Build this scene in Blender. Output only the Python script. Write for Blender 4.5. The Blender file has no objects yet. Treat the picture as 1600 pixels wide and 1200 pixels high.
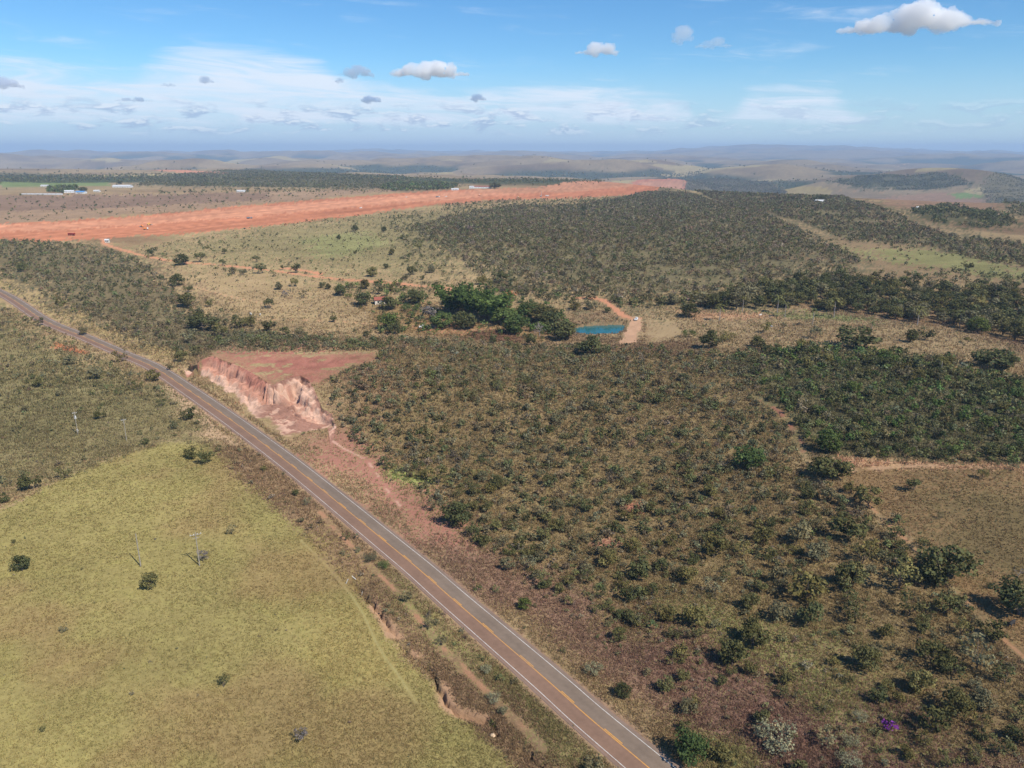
import bpy, math, random
import numpy as np
R = math.radians
rng = np.random.default_rng(7)
random.seed(7)
scene = bpy.context.scene
col = scene.collection

# ---------------------------------------------------------------- camera
CAM_H, PITCH, F = 100.0, R(16.92), 1200.0          # F in photo pixels (photo is 1600 x 1200)
cam = bpy.data.cameras.new('camera')
cam.sensor_width = 36; cam.lens = 36 * F / 1600; cam.clip_start = 1; cam.clip_end = 200000
cam_o = bpy.data.objects.new('camera', cam); col.objects.link(cam_o)
cam_o.location = (0, 0, CAM_H); cam_o.rotation_euler = (math.pi / 2 - PITCH, 0, 0)
scene.camera = cam_o

# ---------------------------------------------------------------- world and sun
SUN_EL, SUN_AZ = R(47), math.atan2(.69, -.72)       # azimuth clockwise from +Y: behind the camera, to the right
scene.view_settings.view_transform = 'Standard'; scene.view_settings.look = 'None'
scene.view_settings.exposure = 0.10; scene.view_settings.gamma = 1; scene.view_settings.use_curve_mapping = False
sun = bpy.data.lights.new('sun', 'SUN'); sun.energy = 4.9; sun.angle = R(.53); sun.color = (1, .94, .83)
sun_o = bpy.data.objects.new('sun', sun); col.objects.link(sun_o)
sdir = np.array([math.sin(SUN_AZ) * math.cos(SUN_EL), math.cos(SUN_AZ) * math.cos(SUN_EL), math.sin(SUN_EL)])
from mathutils import Vector
sun_o.rotation_euler = Vector(sdir).to_track_quat('Z', 'Y').to_euler()
sun_o.location = (200, -200, 600)

W = bpy.data.worlds.new('World'); scene.world = W; W.use_nodes = True
nt = W.node_tree; nt.nodes.clear()
def node(t, tree=None, **kw):
    n = (tree or nt).nodes.new(t)
    for k, v in kw.items(): setattr(n, k, v)
    return n
def setin(n, i, v, tree=None):
    if hasattr(v, 'is_output'): (tree or nt).links.new(v, n.inputs[i])
    else: n.inputs[i].default_value = v
def mth(op, a, b=None, c=None, tree=None, clamp=False):
    n = node('ShaderNodeMath', tree, operation=op); n.use_clamp = clamp
    setin(n, 0, a, tree)
    if b is not None: setin(n, 1, b, tree)
    if c is not None: setin(n, 2, c, tree)
    return n.outputs[0]
def sstep(x, a, b, tree=None):
    n = node('ShaderNodeMapRange', tree, interpolation_type='SMOOTHSTEP')
    setin(n, 0, x, tree); setin(n, 1, a, tree); setin(n, 2, b, tree); setin(n, 3, 0.0, tree); setin(n, 4, 1.0, tree)
    return n.outputs[0]
def comb(x, y, z, tree=None):
    n = node('ShaderNodeCombineXYZ', tree)
    setin(n, 0, x, tree); setin(n, 1, y, tree); setin(n, 2, z, tree); return n.outputs[0]
def noise(vec, scale, detail=4, rough=.55, dist=0., tree=None):
    n = node('ShaderNodeTexNoise', tree)
    setin(n, 'Vector', vec, tree); n.inputs['Scale'].default_value = scale; n.inputs['Detail'].default_value = detail
    n.inputs['Roughness'].default_value = rough; n.inputs['Distortion'].default_value = dist
    return n.outputs[0]
def mixc(f, a, b, tree=None, mode='MIX'):
    n = node('ShaderNodeMix', tree, data_type='RGBA', blend_type=mode)
    setin(n, 0, f, tree); setin(n, 6, a, tree); setin(n, 7, b, tree); return n.outputs[2]
def S(r, g, b):
    f = lambda c: (c / 255 / 12.92) if c <= 10 else ((c / 255 + .055) / 1.055) ** 2.4
    return (f(r), f(g), f(b))
def S4(*a): return S(*a) + (1,)

def px_angles(u, v):
    a, b = (u - 800) / F, -(v - 600) / F
    y = math.cos(PITCH) + b * math.sin(PITCH); z = -math.sin(PITCH) + b * math.cos(PITCH)
    n = math.sqrt(a * a + y * y + z * z)
    return math.atan2(a, y), math.asin(z / n)

sky = node('ShaderNodeTexSky', sky_type='NISHITA'); sky.sun_disc = False
sky.sun_elevation = SUN_EL; sky.sun_rotation = SUN_AZ; sky.altitude = 900
sky.air_density = 1.0; sky.dust_density = 0.0; sky.ozone_density = 3.0
hsv = node('ShaderNodeHueSaturation'); nt.links.new(sky.outputs[0], hsv.inputs['Color'])
hsv.inputs['Saturation'].default_value = 1.2; hsv.inputs['Value'].default_value = 1.0
bg = node('ShaderNodeBackground'); nt.links.new(mixc(1.0, hsv.outputs[0], (.70, .93, 1.06, 1), mode='MULTIPLY'), bg.inputs[0]); bg.inputs[1].default_value = .115
tc = node('ShaderNodeTexCoord'); sep = node('ShaderNodeSeparateXYZ'); nt.links.new(tc.outputs['Generated'], sep.inputs[0])
az = mth('ARCTAN2', sep.outputs[0], sep.outputs[1]); el = mth('ARCSINE', sep.outputs[2])
AZ0, AZ1, EL1 = -.8, .8, .25
azn = mth('DIVIDE', mth('SUBTRACT', az, AZ0), AZ1 - AZ0)
def az_curve(pts):                                  # photo outline -> elevation as a function of azimuth
    n = node('ShaderNodeFloatCurve'); cv = n.mapping.curves[0]
    P = [((px_angles(u, v)[0] - AZ0) / (AZ1 - AZ0), px_angles(u, v)[1] / EL1) for u, v in pts]
    P = [(0, P[0][1])] + P + [(1, P[-1][1])]
    while len(cv.points) < len(P): cv.points.new(.5, .5)
    for p, q in zip(cv.points, P): p.location = (q[0], min(max(q[1], 0), 1)); p.handle_type = 'AUTO_CLAMPED'
    n.mapping.update(); nt.links.new(azn, n.inputs['Value'])
    return mth('MULTIPLY', n.outputs[0], EL1)
wv = comb(mth('MULTIPLY', az, 2.2), mth('MULTIPLY', el, 9.0), 0.0)
n1 = noise(wv, 2.3, 6, .6, .6)
n2 = noise(comb(mth('MULTIPLY', az, 5.), mth('MULTIPLY', mth('ADD', el, mth('MULTIPLY', az, .05)), 42.), 3.), 1.6, 6, .62, .8)
top = az_curve([(0, 84), (90, 100), (170, 112), (240, 84), (300, 70), (420, 80), (490, 88), (540, 118), (620, 134), (760, 142), (900, 130), (1000, 135), (1075, 152), (1100, 185), (1140, 170), (1200, 135), (1290, 134), (1330, 165), (1380, 186), (1590, 190)])
dn = mth('ADD', mth('MULTIPLY', mth('SUBTRACT', n1, .5), .03), mth('MULTIPLY', mth('SUBTRACT', n2, .5), .045))
d_ = mth('SUBTRACT', mth('ADD', top, dn), el)
cm = sstep(d_, -.006, .022)
lo = sstep(mth('ADD', el, mth('MULTIPLY', mth('SUBTRACT', n2, .5), .02)), .026, .040)
cir = mth('MULTIPLY', mth('MULTIPLY', cm, lo), mth('ADD', mth('MULTIPLY', sstep(n2, .3, .62), .7), .34))
# thin high streaks
st = mth('MULTIPLY', mth('MULTIPLY', sstep(n2, .50, .78), sstep(n1, .44, .66)), mth('MULTIPLY', sstep(el, .05, .08), .55))
cir = mth('MAXIMUM', cir, st)
cbg = node('ShaderNodeBackground'); cbg.inputs[0].default_value = (.76, .85, .97, 1); cbg.inputs[1].default_value = 1.0

# low bank of far cloud: pale grey blue layers with puffy bright tops
hz = mth('SUBTRACT', 1.0, sstep(el, .0, .11))
west = mth('SUBTRACT', 1.0, sstep(az, -.1, .45))
pv = comb(mth('MULTIPLY', az, 22.), mth('MULTIPLY', el, 75.), 7.)
n3 = noise(pv, 1.0, 6, .6, .3)
n3b = noise(comb(mth('MULTIPLY', az, 22.), mth('MULTIPLY', mth('ADD', el, .0035), 75.), 7.), 1.0, 6, .6, .3)
bandm = mth('MULTIPLY', sstep(el, .012, .026), mth('SUBTRACT', 1.0, sstep(el, .040, .062)))
puff = mth('MULTIPLY', sstep(n3, .47, .60), bandm)
lit = sstep(mth('SUBTRACT', n3, n3b), .0, .10)
pc = mixc(lit, S4(158, 184, 216), S4(232, 240, 250))
hbg = node('ShaderNodeBackground'); hbg.inputs[0].default_value = S4(186, 208, 234)
m2 = node('ShaderNodeMixShader'); nt.links.new(mth('MULTIPLY', hz, mth('ADD', .62, mth('MULTIPLY', west, .26))), m2.inputs[0]); nt.links.new(bg.outputs[0], m2.inputs[1]); nt.links.new(hbg.outputs[0], m2.inputs[2])
m1 = node('ShaderNodeMixShader'); nt.links.new(mth('MULTIPLY', cir, .92), m1.inputs[0]); nt.links.new(m2.outputs[0], m1.inputs[1]); nt.links.new(cbg.outputs[0], m1.inputs[2])
pbg = node('ShaderNodeBackground'); nt.links.new(pc, pbg.inputs[0])
m3 = node('ShaderNodeMixShader'); nt.links.new(mth('MULTIPLY', puff, mth('ADD', .30, mth('MULTIPLY', west, .45))), m3.inputs[0]); nt.links.new(m1.outputs[0], m3.inputs[1]); nt.links.new(pbg.outputs[0], m3.inputs[2])
out = node('ShaderNodeOutputWorld'); nt.links.new(m3.outputs[0], out.inputs[0])
scene.cycles.volume_bounces = 16
scene.cycles.max_bounces = 18; scene.cycles.diffuse_bounces = 3; scene.cycles.glossy_bounces = 3; scene.cycles.transmission_bounces = 3; scene.cycles.use_denoising = True; scene.cycles.transparent_max_bounces = 8

# ---------------------------------------------------------------- helpers: noise, projection
def _h(ix, iy, seed):
    n = (ix.astype(np.int64) * 374761393 + iy.astype(np.int64) * 668265263 + seed * 974711) & 0xffffffff
    n = ((n ^ (n >> 13)) * 1274126177) & 0xffffffff
    return ((n ^ (n >> 16)) & 0xffff) / 65535.0
def vn(x, y, seed=0):                               # smooth value noise, 0..1
    x = np.asarray(x, float); y = np.asarray(y, float)
    ix, iy = np.floor(x), np.floor(y); fx, fy = x - ix, y - iy
    fx = fx * fx * fx * (fx * (fx * 6 - 15) + 10); fy = fy * fy * fy * (fy * (fy * 6 - 15) + 10)
    a, b, c, d = _h(ix, iy, seed), _h(ix + 1, iy, seed), _h(ix, iy + 1, seed), _h(ix + 1, iy + 1, seed)
    return (a + (b - a) * fx) * (1 - fy) + (c + (d - c) * fx) * fy
def fbm(x, y, seed=0, o=4):                         # -1..1
    s, a, t = 0, 1, 0
    for k in range(o):
        s = s + a * (vn(x * 2 ** k + 17.3 * k, y * 2 ** k - 9.1 * k, seed + k) * 2 - 1); t += a; a *= .5
    return s / t
def ss(x, a, b):
    t = np.clip((x - a) / (b - a), 0, 1); return t * t * (3 - 2 * t)
def rays(P):
    P = np.asarray(P, float); a, b = (P[:, 0] - 800) / F, -(P[:, 1] - 600) / F
    return np.stack([a, math.cos(PITCH) + b * math.sin(PITCH), -math.sin(PITCH) + b * math.cos(PITCH)], 1)
def on_plane(P, z=0.):
    D = rays(P); t = (z - CAM_H) / D[:, 2]; return D[:, :2] * t[:, None]
def to_px(x, y, z):
    z = z - CAM_H; dep = y * math.cos(PITCH) - z * math.sin(PITCH); v = y * math.sin(PITCH) + z * math.cos(PITCH)
    return 800 + F * x / dep, 600 - F * v / dep, dep
def dense(P, step):
    P = np.asarray(P, float); out_ = []
    for i in range(len(P) - 1):
        p0, p1, p2, p3 = P[max(i - 1, 0)], P[i], P[i + 1], P[min(i + 2, len(P) - 1)]
        n = max(2, int(np.linalg.norm(p2 - p1) / step))
        for t in np.arange(n) / n:
            out_.append(.5 * (2 * p1 + (p2 - p0) * t + (2 * p0 - 5 * p1 + 4 * p2 - p3) * t ** 2 + (3 * p1 - p0 - 3 * p2 + p3) * t ** 3))
    out_.append(P[-1]); return np.array(out_)
def pdist(x, y, P, closed=False, want=False):       # distance to a polyline (and arc length of the foot)
    x = np.asarray(x, float); y = np.asarray(y, float)
    best = np.full(x.shape, 1e18); arc = np.zeros(x.shape); sgn = np.zeros(x.shape); L = 0
    n = len(P) if closed else len(P) - 1
    for i in range(n):
        a, b = P[i], P[(i + 1) % len(P)]; ab = b - a; l2 = ab @ ab + 1e-9
        t = np.clip(((x - a[0]) * ab[0] + (y - a[1]) * ab[1]) / l2, 0, 1)
        dx, dy = x - a[0] - t * ab[0], y - a[1] - t * ab[1]; d = dx * dx + dy * dy
        m = d < best; best = np.where(m, d, best)
        if want: arc = np.where(m, L + t * math.sqrt(l2), arc); sgn = np.where(m, ab[0] * dy - ab[1] * dx, sgn)
        L += math.sqrt(l2)
    return (np.sqrt(best), arc, sgn) if want else np.sqrt(best)
def near_only(x, y, P, reach, fn, fill):            # evaluate fn only close to the points P
    x = np.asarray(x, float); y = np.asarray(y, float); res = np.full(x.shape, float(fill))
    lo_, hi_ = P.min(0) - reach, P.max(0) + reach
    m = (x > lo_[0]) & (x < hi_[0]) & (y > lo_[1]) & (y < hi_[1])
    if m.any(): res[m] = fn(x[m], y[m])
    return res
def inside(x, y, P):
    x = np.asarray(x, float); y = np.asarray(y, float); r = np.zeros(x.shape, bool)
    lo_, hi_ = P.min(0), P.max(0); m = (x >= lo_[0]) & (x <= hi_[0]) & (y >= lo_[1]) & (y <= hi_[1])
    if not m.any(): return r
    xs, ys = x[m], y[m]; c = np.zeros(xs.shape, bool)
    for i in range(len(P)):
        a, b = P[i], P[i - 1]
        if a[1] == b[1]: continue
        c ^= ((a[1] > ys) != (b[1] > ys)) & (xs < (b[0] - a[0]) * (ys - a[1]) / (b[1] - a[1]) + a[0])
    r[m] = c; return r

# ---------------------------------------------------------------- relief
VAL = on_plane([(420, 515), (560, 512), (700, 515), (860, 520), (980, 522), (1120, 500), (1300, 485), (1450, 495), (1620, 520), (1900, 560)], -8)
def H0(x, y):
    x = np.asarray(x, float); y = np.asarray(y, float)
    d = np.hypot(x, y); a = np.degrees(np.arctan2(x, np.maximum(y, 1)))
    h = 2.2 * fbm(x / 170, y / 170, 3, 3) * ss(d, 60, 200) + .25 * fbm(x / 14, y / 14, 9, 2)
    h = h + near_only(x, y, VAL, 260, lambda p, q: -9 * np.exp(-(pdist(p, q, VAL) / 75) ** 2), 0)
    h = h + 4 * np.exp(-((x + 105) / 80) ** 2 - ((y - 165) / 70) ** 2)
    h = h + 9 * np.exp(-((x - 90) / 330) ** 2 - ((y - 800) / 230) ** 2)
    h = h + 10 * np.exp(-((x - 560) / 260) ** 2 - ((y - 1250) / 260) ** 2)
    E = np.interp(a, [-40, -22, -12, -4, 6, 14, 25, 40], [5200, 4300, 3300, 2700, 2600, 1900, 1800, 1700])
    s = ss(d, E, E * 1.55)
    h = h + s * (-95 + 105 * fbm(x / 2600, y / 2600, 21, 3) + (28 + 97 * ss(d, 2500, 6000)) * fbm(x / 1050, y / 1050, 31, 3))
    h = h + ss(d, 1000, 2200) * (1 - s) * 7 * fbm(x / 700, y / 700, 41, 2) * ss(np.abs(a + 5), 6, 14)
    h = h + 88 * ss(d, 5000, 24000) + ss(d, 14000, 26000) * (190 * np.exp(-((a - 17) / 8.) ** 2) + 60 * fbm(x / 5000, y / 5000, 51, 3))
    return h
def march(P, fn):
    D = rays(P); ts = 30 * 1.012 ** np.arange(640); X = D[:, None, :] * ts[None, :, None]
    below = (X[..., 2] + CAM_H) < fn(X[..., 0], X[..., 1]); below[:, -1] = True
    k = below.argmax(1); lo_, hi_ = ts[np.maximum(k - 1, 0)], ts[k]
    for _ in range(18):
        mid = (lo_ + hi_) / 2; q = D * mid[:, None]; b = (q[:, 2] + CAM_H) < fn(q[:, 0], q[:, 1])
        hi_ = np.where(b, mid, hi_); lo_ = np.where(b, lo_, mid)
    return D[:, :2] * hi_[:, None]

ROAD = dense(march([(-620, 300), (-420, 345), (-230, 385), (-90, 420), (0, 457), (67, 499), (135, 528), (202, 558), (240, 574), (292, 607), (371, 663), (450, 722), (524, 780), (595.5, 839.5), (654, 888), (700.5, 929), (746, 969), (851, 1058), (917.5, 1118), (1000, 1188), (1090, 1265), (1260, 1420)], H0), 2.0)
_rz = H0(ROAD[:, 0], ROAD[:, 1]); _k = np.ones(41) / 41
_rz = np.convolve(np.pad(_rz, 20, 'edge'), _k, 'valid')
ROADC = ROAD[::4]; ROADCZ = _rz[::4]
GUL = dense(march([(548, 905), (585, 945), (612, 985), (632, 1015), (668, 1040), (690, 1075), (708, 1105), (760, 1125), (800, 1160), (850, 1195), (900, 1250)], H0), 1.5)
# road cut: foot line, top line
FOOT = on_plane([(283, 566), (318, 588), (350, 609), (387, 643), (424, 672), (452, 690), (476, 676), (492, 672), (512, 668)], 0)
TOPL = on_plane([(288, 560), (332, 553), (354, 561), (376, 570), (394, 580), (411, 591), (424, 598), (440, 592), (454, 586), (468, 583), (480, 590), (489, 600), (502, 622), (518, 628), (524, 642), (514, 664)], 8.)
FACE = np.concatenate([FOOT, TOPL[::-1]])
UPL = np.concatenate([TOPL, on_plane([(640, 700), (900, 640), (900, 480), (500, 470), (250, 520)], 3)])
def bank(x, y, rills=False):
    def f(p, q):
        dF, arc, _ = pdist(p, q, FOOT, want=True); dT = pdist(p, q, TOPL)
        t = dF / (dF + dT + 1e-6); ins = inside(p, q, FACE); up = inside(p, q, UPL)
        if rills:
            t = t + .10 * fbm(p / 5, q / 5, 61, 3) * ins
        tt = np.clip(t, 0, 1); right = ss(p, -106, -97); prof = (.42 * ss(tt, 0, .42) + .12 * ss(tt, .4, .62) + .46 * ss(tt, .6, .96)) * (1 - right) + right * (.34 * tt / .68 * (tt < .68) + (tt >= .68) * (.34 + .66 * ss(tt, .68, .9)))
        u = np.where(ins, prof, np.where(up, 1., 0.))
        lev = 8. * ss(q, 250, 312) * (1 - ss(np.abs(p + 95 + (q - 330) * .25), 45, 125)) * (1 - ss(q, 375, 455)) * (1 - ss(-p - .12 * (q - 365), 143, 164))
        h = lev * u
        if rills:
            w = np.sin(np.pi * tt) ** .6 * ins * ss(lev, .6, 3.5) * ss(dF + dT, 3, 8); al = arc * (1 - right) + right * (p * .8 + q * .6)
            n1_, n2_, n3_ = fbm(al / 6.5, tt * 1.1, 72, 3), fbm((al + 5 * tt) / 1.7, tt * .9, 71, 2), fbm(p / 5.5, q / 5.5, 77, 3)
            cut = 2.6 * (1 - np.minimum(1, np.abs(n1_) * 2.6)) ** 1.5 + 1.25 * (1 - np.minimum(1, np.abs(n2_) * 1.9)) * (.4 + vn(al / 6, tt * 3, 75))
            cut = cut * (1 - .45 * right * (1 - ss(tt, .5, .7))) + right * ss(tt, .45, .7) * 3.4 * (1 - np.minimum(1, np.abs(n3_) * 2.4)) ** 1.6
            h = h - w * np.minimum(cut, .8 * h + .3) + w * (.5 * fbm(p / 1.4, q / 1.4, 76, 2) + .45 * np.sin(tt * 17 + 2.5 * fbm(p / 8, q / 8, 73, 2)))
        return h
    return near_only(x, y, np.concatenate([FOOT, TOPL]), 130, f, 0)
LAKE = march([(897, 511), (915, 506), (950, 503), (975, 502), (981, 507), (972, 517), (962, 521), (925, 521), (905, 520), (893, 517)], H0)
LAKE_Z = float(H0(LAKE[:, 0], LAKE[:, 1]).min()) - .5
DAM = march([(989, 496), (1004, 498), (994, 536), (966, 538)], H0)
def H(x, y, rills=False):
    x = np.asarray(x, float); y = np.asarray(y, float); h = H0(x, y) + bank(x, y, rills)
    shp = h.shape; xf, yf, hf = x.ravel(), y.ravel(), h.ravel().copy()
    lo_, hi_ = ROADC.min(0) - 20, ROADC.max(0) + 20
    m = (xf > lo_[0]) & (xf < hi_[0]) & (yf > lo_[1]) & (yf < hi_[1])
    if m.any():
        p, q = xf[m], yf[m]; best = np.full(p.shape, 1e18); z = np.zeros(p.shape)
        for i in range(len(ROADC) - 1):
            a, b = ROADC[i], ROADC[i + 1]; ab = b - a; l2 = ab @ ab
            t = np.clip(((p - a[0]) * ab[0] + (q - a[1]) * ab[1]) / l2, 0, 1)
            d = (p - a[0] - t * ab[0]) ** 2 + (q - a[1] - t * ab[1]) ** 2; k = d < best
            best = np.where(k, d, best); z = np.where(k, ROADCZ[i] + t * (ROADCZ[i + 1] - ROADCZ[i]), z)
        d = np.sqrt(best); w = 1 - ss(d, 5.2, 13.)
        hh = hf[m]; hh = hh + (z - hh) * w - .25 * (1 - ss(d, 3.9, 4.5)); hf[m] = hh
    h = hf.reshape(shp)
    h = h + near_only(x, y, GUL, 8, lambda p, q: -(1.6 * ss(vn(p / 5, q / 5, 81), .3, .6) + .15) * np.exp(-(pdist(p + 1.2 * fbm(p / 2, q / 2, 82, 2), q, GUL) / .62) ** 2) - .5 * np.exp(-(pdist(p, q, GUL) / 3.) ** 2), 0)
    h = h + near_only(x, y, LAKE, 30, lambda p, q: np.where(inside(p, q, LAKE), -2.2, 0) * 1. + 0 * p, 0)
    dm = near_only(x, y, DAM, 20, lambda p, q: np.where(inside(p, q, DAM), 1.0, np.exp(-(pdist(p, q, DAM, True) / 3.) ** 2)), 0)
    return np.maximum(h, np.where(dm > .05, h * (1 - dm) + dm * (LAKE_Z + 1.4), -1e9))
Hs = lambda x, y: float(H(np.array([x]), np.array([y]))[0])
def W_(P): return march(P, H)

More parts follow.
